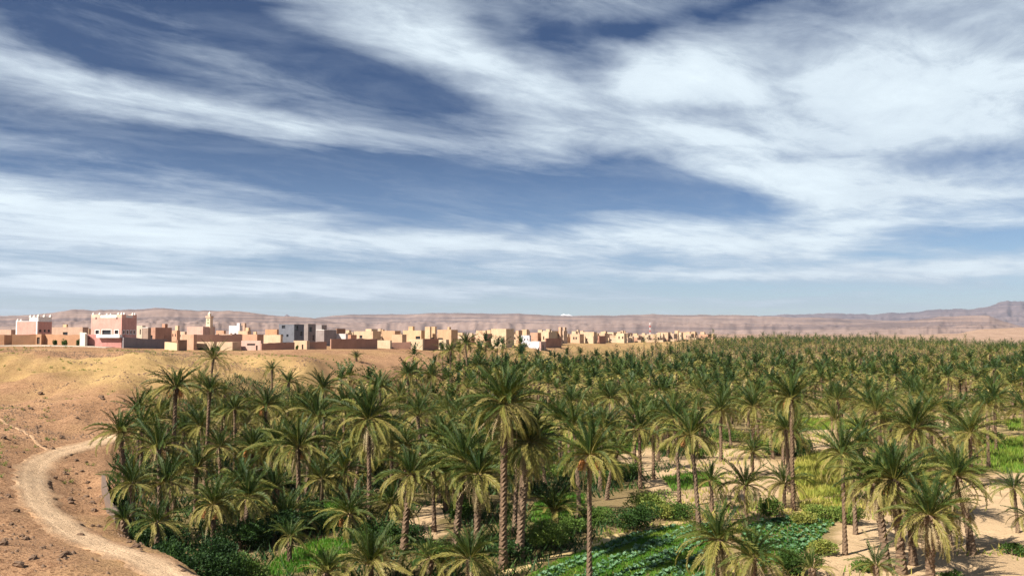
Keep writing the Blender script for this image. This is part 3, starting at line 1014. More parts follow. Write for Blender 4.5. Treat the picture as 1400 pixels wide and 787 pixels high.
minaret()
wall_run('compound_wall', 'long dark red wall below the mosque', [(266, 466.5, 224), (290, 466.5, 226), (331, 466.5, 230)], 1.7, BRICK)
house('mud_house', 'cream front below the long dark red wall, left one', 270, 293, 296, 467, 216, (.68, .50, .31), 479, phi=16, front=((.05, .38, .05, .25),))
house('mud_house', 'cream front below the long dark red wall, next to the brown shed', 296, 318.5, 330, 467.3, 219, (.68, .50, .31), 479, phi=16)
house('mud_house', 'flat tan roofs left of the white house behind the mosque', 300, 318, 330, 456.5, 262, TAN, 466, phi=16)
r, w, dp, h = house('white_house', 'small white house with two dark windows right of the minaret', 313.3, 328, 332, 444.8, 330, WHITE, 458, phi=12, front=((.14, .32, .25, .5), (.52, .70, .25, .5)))
house('white_stair_house', 'white stair tower on the small white house', 324, 328, 329.5, 441.3, 334, WHITE, 447, phi=12, cat='stair tower', hmin=.6)
house('mud_house', 'tan tower house touching the white house on its right', 329, 335, 336.5, 441.5, 342, TAN, 458, phi=12)
house('mud_house', 'pinkish roadside house with a strip window and dark door', 330.5, 357, 361, 465.5, 222, PALEPINK, 480, phi=16, front=((.3, .72, .55, .72),), doors=((.76, .85, 0, .55),))
house('mud_house', 'flat rust house behind the pinkish roadside house', 331, 352, 362, 457, 255, (.60, .36, .22), 467, phi=16)
house('mud_house', 'broad cream house left of the grey concrete block', 361, 384, 386, 457.5, 250, (.70, .53, .33), 468, phi=16)
house('mud_house', 'orange house behind the broad cream one', 363, 379, 384, 450, 282, (.62, .36, .19), 460, phi=14, front=((.2, .35, .3, .6),))
wall_run('compound_wall', 'sloping brick red wall right of the pinkish roadside house', [(357, 479.5, 219), (380, 478.6, 222), (402, 477.5, 226)], 1.85, BRICK)
house('mud_house', 'cream roadside house with a narrow doorway left of the long red walls', 402, 420, 424, 465.5, 229, (.70, .53, .32), 478, phi=14, doors=((.62, .74, 0, .58),))
wall_run('compound_wall', 'red wall between the cream doorway house and the long brown wall', [(420, 477.6, 231), (446, 477, 235)], 1.95, BRICK)
wall_run('compound_wall', 'long red brown wall in the middle of the village front', [(452, 476.5, 238), (486, 475.8, 243), (515, 475.5, 250)], 2.6, BRICK, .5)
house('concrete_house', 'unfinished three-storey grey concrete house with bare block walls, lit side left', 381.5, 402.5, 416, 443, 252, (.19, .205, .22), 465, phi=18, front=((.14, .30, .40, .52), (.50, .64, .40, .52), (.2, .42, .80, .95)), side=((.12, .4, .7, .93), (.6, .85, .45, .65)), par=1.0, cat='concrete house')
house('concrete_house', 'unfinished grey house with a cream edge right of the concrete block', 416, 421.5, 432, 442.5, 262, (.34, .29, .25), 464, phi=18, side=((.15, .5, .62, .85), (.55, .85, .2, .45)), cat='concrete house')
house('concrete_house', 'pale grey house with a dark flat brown side, right end of the concrete group', 433, 443.5, 460.5, 451, 256, (.36, .31, .27), 465, phi=18, cap=M_TRIM, cat='concrete house')
house('concrete_house', 'upper storey of grey blocks behind the concrete group', 432, 440, 447, 444, 274, (.36, .33, .30), 460, phi=18, cat='concrete house', side=((.2, .7, .5, .8),))
house('mud_house', 'brown flat house right behind the concrete group', 459, 461, 472.5, 449, 285, BROWN, 460, phi=18)
house('white_house', 'low white house right of the concrete group', 458, 473, 476, 456, 262, (.74, .70, .62), 466, phi=14)
house('mud_house', 'cream wall house right of the long red brown wall', 515, 533.8, 536, 465, 254, (.72, .58, .36), 477.5, phi=10)
wall_run('compound_wall', 'brown wall right of the cream wall house', [(534, 475.5, 257), (548, 475.3, 258), (562, 475, 259)], 1.6, BRICK)
house('mud_house', 'cream front touching the brown box house', 560, 578, 580, 463.5, 262, (.72, .56, .34), 477, phi=14, front=((.42, .5, .5, .7),))
house('mud_house', 'brown box house with a sharp shadow at its foot', 578, 579, 600, 463, 263, (.50, .26, .16), 476, phi=24)
house('mud_house', 'cream hut with a dark round opening right of the brown box house', 600, 610, 614, 464, 272, (.72, .56, .34), 476, phi=14, front=((.05, .30, .35, .70),))
house('kasbah', 'old cream kasbah with two blocky towers above the cream fronts', 551, 576, 584, 451.5, 300, (.70, .50, .28), 470, phi=16, front=((.7, .95, .4, .6), (.1, .2, .4, .55)), cat='kasbah')
house('kasbah_tower', 'left tower of the old cream kasbah', 558.5, 564.5, 567, 446, 303, (.70, .48, .26), 462, phi=16, cat='tower')
house('kasbah_tower', 'right tower of the old cream kasbah with a dark niche', 581, 588, 590, 446.5, 298, (.72, .52, .30), 466, phi=16, cat='tower')
house('kasbah_tower', 'third tower at the right end of the old cream kasbah', 589, 595, 597, 446.3, 301, (.70, .49, .27), 466, phi=16, cat='tower', front=((.1, .7, .1, .45),))
house('mud_house', 'tan house with a dark shaded yard between the kasbah and the palms', 598, 617, 626, 450.5, 310, (.66, .45, .25), 468, phi=14, front=((.05, .4, .35, .5),))
house('mud_house', 'cream ruin with pointed walls left of the kasbah', 536, 550, 556, 457, 288, (.66, .47, .28), 470, phi=14)
house('mud_house', 'low orange house behind the long red brown wall, right part', 522, 540, 548, 452, 312, (.66, .43, .24), 464, phi=14)
house('mud_house', 'cream house with a red gable right of the concrete group', 484, 510, 521, 452.5, 300, (.70, .52, .32), 464, phi=14, front=((.3, .45, .4, .65),))
house('mud_house', 'tall cream block at the middle of the skyline over the long wall', 500, 508, 516, 449.5, 308, (.72, .56, .34), 462, phi=14)
house('mud_house', 'small rust house behind the long red brown wall', 466, 480, 488, 457.5, 272, (.60, .33, .19), 467, phi=14)
house('mud_house', 'tan house left of the tall cream and brown pair, behind the far palm clump', 651, 664, 665.5, 451.5, 330, (.68, .47, .28), 472, phi=20)
house('mud_house', 'brown side of the tall pair behind the far palm clump', 663.5, 664.5, 673, 456, 322, (.52, .30, .19), 474, phi=26)
house('mud_house', 'large cream house with two windows right of the far palm clump', 671.5, 692, 703, 449.3, 335, (.72, .54, .32), 474, phi=22, front=((.28, .34, .42, .52), (.50, .56, .42, .52)), side=((.3, .45, .2, .35),))
house('mud_house', 'small cream hut with one window below the large cream house', 671.5, 686.5, 690, 462.5, 322, (.72, .56, .34), 476, phi=16, front=((.62, .80, .48, .68),))
house('white_house', 'bright white two-storey house among the mud houses', 712.5, 724, 726, 458.3, 346, (.82, .81, .79), 473, phi=14, front=((.35, .48, .55, .72), (.72, .82, .55, .72)))
house('white_house', 'low white annex running right of the bright white house', 723, 737, 740, 466.5, 340, (.82, .80, .76), 477, phi=14)
house('mud_house', 'small pink hut with a doorway right of the white annex', 737, 739.5, 746.5, 466.8, 338, (.62, .42, .33), 478, phi=24, sdoors=((.3, .55, 0, .6),))
house('mud_house', 'cream tower house above the bright white house', 713, 720, 723, 450, 362, (.72, .54, .32), 468, phi=14)
house('mud_house', 'tan house with red side left of the bright white house', 705, 709, 714, 451.5, 356, (.66, .45, .27), 470, phi=20)
house('mud_house', 'red brown box house at the village edge right of the pink hut', 745, 746.5, 767.5, 462.3, 350, (.50, .27, .17), 474, phi=30)
house('mud_house', 'cream tower pair behind the red brown box house', 742, 754.5, 765.5, 452, 378, (.74, .57, .35), 468, phi=20)
house('kasbah_tower', 'square tan tower standing alone above the right half of the village', 763.5, 766.5, 769, 446.8, 385, (.68, .45, .28), 466, phi=20, cat='tower')
house('mud_house', 'rust house between the white house and the cream tower pair', 725, 735, 742, 454.5, 372, (.62, .38, .24), 470, phi=16)
house('kasbah', 'ruined kasbah with broken towers in the right part of the village', 795, 812, 816, 453.5, 440, (.72, .55, .34), 470, phi=16, cat='kasbah', front=((.6, .75, .4, .6),))
house('kasbah_tower', 'left broken tower of the ruined kasbah', 793, 797, 799, 452, 446, (.72, .53, .32), 468, phi=16, cat='tower')
house('mud_house', 'red brown house right of the ruined kasbah', 817, 819, 828, 459, 436, (.46, .25, .16), 472, phi=30)
house('kasbah', 'large tan kasbah with corner towers at the right end of the village', 925, 949, 958, 453.8, 640, (.70, .49, .29), 470, phi=16, cat='kasbah', front=((.3, .36, .4, .6), (.6, .66, .4, .6)))
house('kasbah_tower', 'left corner tower of the large tan kasbah', 922, 926.5, 928, 451.5, 596, (.72, .51, .30), 470, phi=16, cat='tower')
house('kasbah_tower', 'right corner tower of the large tan kasbah', 946, 950, 952, 453, 636, (.70, .48, .28), 470, phi=16, cat='tower')
house('kasbah', 'square tan kasbah left of the large one at the right end', 899, 913, 920, 454, 560, (.70, .50, .31), 470, phi=16, cat='kasbah')

# red and white radio mast beyond the roofs
d = 610
c = at(889, 470, d)
zb = gz1(c[0], d)
mast = empty('radio_mast', (c[0], d, zb))
tag(mast, 'thin red and white radio mast over the far roofs', 'mast')
zt = at(889, 441, d)[2] - zb
for i in range(7):
    b = MB()
    z0, z1 = zt * i / 7, zt * (i + 1) / 7
    for k in range(3):
        a = 2.1 * k
        b.prism(.45 * cos(a), .45 * sin(a), z0, z1, .07, .07, 4)
    for j in range(3):
        zz = z0 + (z1 - z0) * (j + .5) / 3
        b.box(-.4, .4, -.06, .06, zz - .05, zz + .05)
        b.box(-.06, .06, -.4, .4, zz + .06, zz + .16)
    b.obj('section', flat_mat('mast_red', (.55, .06, .05)) if i % 2 else flat_mat('mast_white', (.8, .8, .8)), mast)

# the crowded mud houses that fill the rows between
vr = random.Random(21)
fill = [(470, 640, 300, 345, 453, 462, 24), (640, 770, 365, 420, 452, 461, 20), (770, 905, 415, 470, 455, 463, 24), (775, 930, 480, 560, 454, 460, 20), (930, 975, 600, 660, 456, 462, 7), (230, 400, 285, 330, 451, 459, 13), (60, 130, 262, 290, 449, 454, 4)]
k = 0
SIZE = ('small', 'broad', 'tall')
for x0, x1, d0, d1, y0, y1, n in fill:
    for i in range(n):
        px = x0 + (x1 - x0) * (i + vr.uniform(.1, .9)) / n
        d = max(vr.uniform(d0, d1), float(np.interp(px, (700, 800, 900, 985, 1060), (300, 400, 520, 650, 800))) + vr.uniform(16, 50))
        wpx = vr.uniform(4.5, 13)
        col = vr.choice([CREAM, (.72, .55, .34), TAN, (.72, .56, .36), (.66, .46, .28), (.60, .36, .22)])
        op = tuple((q, q + .16, .42, .68) for q in (vr.uniform(.1, .3), vr.uniform(.5, .8)))
        k += 1
        nm = 'cream' if col[1] > .48 else ('tan' if col[1] > .38 else 'rust')
        HOUSE_LAST = house('mud_house', None, px - wpx / 2, px + wpx / 2, px + wpx / 2 + vr.uniform(2, 6), vr.uniform(y0, y1), d, col, None, phi=vr.uniform(12, 26), front=op[:vr.choice((1, 2))], hmin=2.4, seed=k)
        hr, hw, hd, hh = HOUSE_LAST
        if vr.random() < .55:
            a = vr.uniform(.3, .55) * hw
            rx = -hw + vr.choice((.02, .98)) * (hw - a - .04) + .02
            MB().box(rx, rx + a, hd * .3, hd * .3 + min(hd * .5, 3), hh - .5, hh + vr.uniform(.9, 1.9)).obj('roof_room', plaster(tuple(c_ * .8 for c_ in vr.choice([CREAM, TAN, (.66, .46, .28)]))), hr)
        if vr.random() < .5:
            yw = vr.uniform(1.0, 1.5)
            yx = vr.uniform(1.5, 4)
            MB().box(.003, yx, .02, .3, -1.2, yw).box(yx - .3, yx, .303, 3.2, -1.2, yw - .1).obj('yard_wall', plaster(tuple(c_ * .8 for c_ in vr.choice([BRICK, TAN, RUST, CREAM]))), hr)
FAR_HOUSES = [o for o in COL.objects if o.type == 'EMPTY' and o.name.startswith('mud_house') and not o.get('label')]
_zone = [(60, 135, 'behind the tan house by the pale pink house'), (135, 470, 'in the rows behind the mosque'), (470, 545, 'behind the long red brown wall'), (545, 645, 'in the rows around the old cream kasbah'), (645, 712, 'behind the large cream house'), (712, 775, 'behind the bright white house'),
         (775, 830, 'around the ruined kasbah'), (830, 885, 'left of the radio mast'), (885, 930, 'between the radio mast and the large kasbah'), (930, 1100, 'right of the large tan kasbah')]
_ordinal = ['', 'second ', 'third ', 'fourth ', 'fifth ', 'sixth ', 'seventh ', 'eighth ', 'ninth ', 'tenth ', 'eleventh ', 'twelfth ', 'thirteenth ', 'fourteenth ', 'fifteenth ', 'sixteenth ', 'seventeenth ', 'eighteenth ', 'nineteenth ', 'twentieth ']
_seen = {}
for o in sorted(FAR_HOUSES, key=lambda o: o.location.x / o.location.y):
    px = 700 + o.location.x / o.location.y * F
    zone = next(z for a, b, z in _zone if px < b)
    wc = next(ch for ch in o.children if ch.name.startswith('wall')) if o.children else None
    col = wc.data.materials[0]
    dim = wc.data.vertices
    ww = -min(v.co.x for v in dim)
    kind = 'narrow' if ww < 2.6 else ('broad' if ww > 4 else 'plain')
    key = (kind, zone)
    n = _seen[key] = _seen.get(key, 0) + 1
    tag(o, f'{_ordinal[n - 1]}{kind} mud house from the left {zone}' if n > 1 else f'{kind} mud house {zone}, leftmost of its kind', 'house', 'mud houses crowded in the far rows')

# low curved wall of the irrigation ditch under the bank, and a garden hut among the palms
wall_run('irrigation_wall', 'low curved irrigation wall at the grove edge beside the road', [(141, 655, 84), (144, 672, 78), (149, 690, 72.5), (160, 708, 67.5)], .4, (.20, .15, .11), .3, ragged=.15)  # dark colour stands for the shadow side of the wall
house('garden_hut', 'little red brown hut on the bare patch among the far right palms', 1279, 1288, 1292, 543, 205, (.34, .17, .11), 553, phi=24, cat='hut', doors=((.35, .62, 0, .7),), hmin=1.8)

# ------------------------------------------------------------------ date palms
def frond_geo(rng, length, bend, nl, width, tone, lift=.55, lw=.45, droop=.2, twist=.0):
    """one feather leaf along +X, drooping towards -Z: a rib and two combs of narrow leaflets"""
    seg = 9
    ts = np.linspace(0, 1, seg + 1)
    ang = -bend * ts ** 1.4
    step = length / seg
    side = twist * ts ** 2
    P = np.zeros((seg + 1, 3))
    for i in range(1, seg + 1):
        a = (ang[i - 1] + ang[i]) / 2
        s = (side[i - 1] + side[i]) / 2
        P[i] = P[i - 1] + step * np.array((cos(a) * cos(s), cos(a) * sin(s), sin(a)))
    V, Fc, T = [], [], []
    rw = .035 + .012 * length / 3.5
    for i in range(seg + 1):
        w = rw * (1 - ts[i] * .85)
        nrm = np.array((-sin(ang[i]), 0, cos(ang[i])))
        V += [P[i] + (0, w, 0), P[i] - (0, w, 0), P[i] - nrm * w * 1.2]
        T += [min(1, tone + .30 * (1 - ts[i]))] * 3
    for i in range(seg):
        a, b = 3 * i, 3 * i + 3
        Fc += [(a, b, b + 1, a + 1), (a + 1, b + 1, b + 2, a + 2), (a + 2, b + 2, b, a)]
    tl = np.linspace(.13, 1.0, nl)
    for t in tl:
        f = t * seg
        i = min(int(f), seg - 1)
        q = f - i
        o = P[i] * (1 - q) + P[i + 1] * q
        a = -bend * t ** 1.4
        tan = np.array((cos(a), 0, sin(a)))
        nrm = np.array((-sin(a), 0, cos(a)))
        prof = (0.35 + 0.65 * min(1, (t - .1) / .22)) * (1 - .62 * max(0, (t - .45) / .55) ** 1.6)
        for sg in (1, -1):
            L = lw * prof * rng.uniform(.82, 1.12) * length / 3.5
            fw = .62 + .35 * t + rng.uniform(-.12, .12)
            up = lift * rng.uniform(.35, 1.3)
            d = tan * fw + np.array((0, sg, 0)) * .9 + nrm * up
            d /= np.linalg.norm(d)
            tip = o + d * L + np.array((0, 0, -droop * L * rng.uniform(.3, 1.4)))
            w = width * rng.uniform(.8, 1.2)
            b = len(V)
            mid = o + d * L * .5
            V += [o - tan * w * .35, mid - tan * w * .5, tip, mid + tan * w * .5]
            Fc += [(b, b + 1, b + 2, b + 3)]
            tv = tone + rng.uniform(-.05, .07)
            T += [tv, tv, tv + .06, tv]
    return np.array(V), Fc, np.clip(np.array(T), 0, 1)


_fr = np.random.default_rng(5)
FROND = {}
for cls, tone, bends, lift, droop in (('young', .10, (.2, .4, .65), .75, .05), ('full', .24, (.7, 1.0, 1.3), .65, .12), ('low', .43, (1.1, 1.5, 1.9), .4, .25), ('dead', .93, (.25, .55, .95), .1, .5)):  # tone of the low class also carries the sun on lower fronds
    FROND[cls] = []
    for b in bends:
        for k in range(2):
            nl = 36 if cls != 'dead' else 17
            v, f, t = frond_geo(_fr, 3.5, b * _fr.uniform(.9, 1.1), nl, .098 if cls != 'dead' else .08, tone + _fr.uniform(-.03, .06), lift, .44 if cls != 'dead' else .34, droop, _fr.uniform(-.35, .35))
            FROND[cls].append(new_mesh('frond_' + cls, v, f, M_PALM, False, {'tone': t}))


def crown_plan(rng, n, up=1.0, dead=0, spread=1.0):
    """(class, azimuth, elevation, roll, size) for every leaf of a crown, from the spear leaves down"""
    out = []
    for i in range(n):
        q = i / (n - 1)
        az = i * 2.39996 + rng.uniform(-.5, .5)
        el = radians(84 - 100 * (q ** .92) * spread) + rng.normal(0, .15)
        if up > 1:
            el = radians(86 - 70 * q * spread) + rng.uniform(-.1, .1)
        cls = 'young' if q < .34 else ('full' if q < .66 else 'low')
        s = (.72 + .40 * min(1, q / .3)) * rng.uniform(.80, 1.15)
        out.append((cls, az, el, rng.uniform(-.5, .5), s))
    for i in range(dead):
        out.append(('dead', rng.uniform(0, 2 * pi), radians(rng.uniform(-84, -38)), rng.uniform(-.5, .5), rng.uniform(.62, .95)))
    return out


def trunk_mesh(rng, h, r, lean=(0, 0), sides=9):
    """tapered bole, ringed by the stubs of old leaf bases"""
    n = max(4, int(h / .17))
    V, Fc = [], []
    for i in range(n + 1):
        t = i / n
        z = h * t
        cx, cy = lean[0] * t ** 1.5, lean[1] * t ** 1.5
        rr = r * (1.25 - .35 * min(1, t * 4) + .0) * (1 - .12 * t)
        top = max(0, (z - (h - .9)) / .9)
        rr *= 1 + .55 * top * (1 - .3 * top)
        for k in range(sides):
            a = 2 * pi * (k + .5 * (i % 2)) / sides
            saw = .10 * r * (1 if (i + k) % 2 else -1) + rng.uniform(-.07, .07) * r
            V.append((cx + (rr + saw) * cos(a), cy + (rr + saw) * sin(a), z + rng.uniform(-.03, .03)))
    for i in range(n):
        for k in range(sides):
            a, b = i * sides + k, i * sides + (k + 1) % sides
            Fc.append((a, b, b + sides, a + sides))
    V.append((lean[0], lean[1], h + .25))
    c = len(V) - 1
    for k in range(sides):
        Fc.append((n * sides + k, n * sides + (k + 1) % sides, c))
    return new_mesh('trunk', V, Fc, M_BARK, False)


def bunch_mesh(rng):
    """a hanging spray of dates: arched stalk and strands beaded with fruit"""
    V, Fc = [], []

    def strip(p, q, w):
        b = len(V)
        p, q = np.array(p), np.array(q)
        s = np.cross(q - p, (0.3, 0.9, 0.2))
        s = s / (np.linalg.norm(s) + 1e-9) * w
        u = np.cross(q - p, s)
        u = u / (np.linalg.norm(u) + 1e-9) * w
        V.extend([p + s, p - s * .5 + u, p - s * .5 - u, q + s, q - s * .5 + u, q - s * .5 - u])
        Fc.extend([(b, b + 1, b + 4, b + 3), (b + 1, b + 2, b + 5, b + 4), (b + 2, b, b + 3, b + 5)])
    strip((0, 0, 0), (.35, 0, .12), .03)
    strip((.35, 0, .12), (.6, 0, -.05), .03)
    for i in range(26):
        a, r = rng.uniform(0, 2 * pi), rng.uniform(.05, .28)
        e = (.62 + r * cos(a), r * sin(a), -.25 - rng.uniform(.1, .55))
        strip((.6, 0, -.05), e, .012)
        for t in (.45, .75, 1.0):
            c = np.array((.6, 0, -.05)) * (1 - t) + np.array(e) * t
            b = len(V)
            for dx, dy, dz in ((.045, 0, 0), (-.045, 0, 0), (0, .045, 0), (0, -.045, 0), (0, 0, .06), (0, 0, -.06)):
                V.append(c + (dx, dy, dz))
            for f in ((0, 2, 4), (2, 1, 4), (1, 3, 4), (3, 0, 4), (2, 0, 5), (1, 2, 5), (3, 1, 5), (0, 3, 5)):
                Fc.append(tuple(b + q for q in f))
    return new_mesh('date_bunch', V, Fc, M_DATE)


BUNCH = [bunch_mesh(_fr) for _ in range(2)]
PALMS = []       # (x, y, radius kept clear)
PALM_COUNT = 0


def fronds_on(root, rng, top, size, n, up, dead, spread):
    n = int(n * 1.28)
    for cls, az, el, roll, s in crown_plan(rng, n, up, int(dead * 1.4 if dead < 9 else dead * 2.6), spread):
        me = FROND[cls][int(rng.integers(len(FROND[cls])))]
        rr = .10 if cls != 'dead' else .2
        o = link('frond' if cls != 'dead' else 'dry_frond', me, root, (top[0] + rr * cos(az), top[1] + rr * sin(az), top[2] + (0 if cls != 'dead' else -.25)), (roll, -el, az), s * size * .94)


def palm(cx, cy, d, label, size=1.0, base=None, r=.20, n=38, dates=0, dead=4, up=1.0, spread=1.0, young=False, group='date palms of the oasis', name='date_palm'):
    """a palm whose crown heart is seen at photo (cx, cy), d metres ahead; base: photo x of the trunk's foot"""
    global PALM_COUNT
    PALM_COUNT += 1
    rng = np.random.default_rng(1000 + PALM_COUNT)
    c = at(cx, cy, d)
    bx = c[0] if base is None else at(base, cy, d)[0]
    by = d
    g = gz1(bx, by)
    h = max(.25, c[2] - g)
    root = empty(name, (bx, by, g - .1))
    tag(root, label, 'palm tree', group)
    lean = (c[0] - bx, rng.uniform(-.3, .3) * min(1, h / 6))
    link('trunk', trunk_mesh(rng, h + .1, r * (1.0 if h > 1.5 else 1.2), lean), root)
    top = (lean[0], lean[1], h + .2)
    fronds_on(root, rng, top, size, n, up, dead, spread)
    for i in range(dates):
        link('date_bunch', BUNCH[i % 2], root, (top[0], top[1], top[2] - .15), (0, 0, i * 2.1 + 3.6 + rng.uniform(-.4, .4)), 1.1)
    PALMS.append((bx, by, 2.4))
    return root


def crown_mesh(rng, size, n, nl, wid, dead=3, spread=1.0, up=1.0):
    Vs, Fs, Ts, b = [], [], [], 0
    for cls, az, el, roll, s in crown_plan(rng, n, up, dead, spread):
        tone, bend, lift, droop = {'young': (.11, .42, .7, .05), 'full': (.26, 1.0, .6, .15), 'low': (.46, 1.55, .4, .3), 'dead': (.93, .6, .1, .5)}[cls]
        v, f, t = frond_geo(rng, 3.5 * size * s, bend * rng.uniform(.8, 1.2), nl, wid, tone + rng.uniform(-.04, .08), lift, .48, droop, rng.uniform(-.3, .3))
        Rm = np.array((Matrix.Rotation(az, 3, 'Z') @ Matrix.Rotation(-el, 3, 'Y') @ Matrix.Rotation(roll, 3, 'X')))
        Vs.append(v @ Rm.T + np.array((.1 * cos(az), .1 * sin(az), 0)))
        Fs += [tuple(b + i for i in q) for q in f]
        Ts.append(t)
        b += len(v)
    return new_mesh('crown', np.vstack(Vs), Fs, M_PALM, False, {'tone': np.concatenate(Ts)})


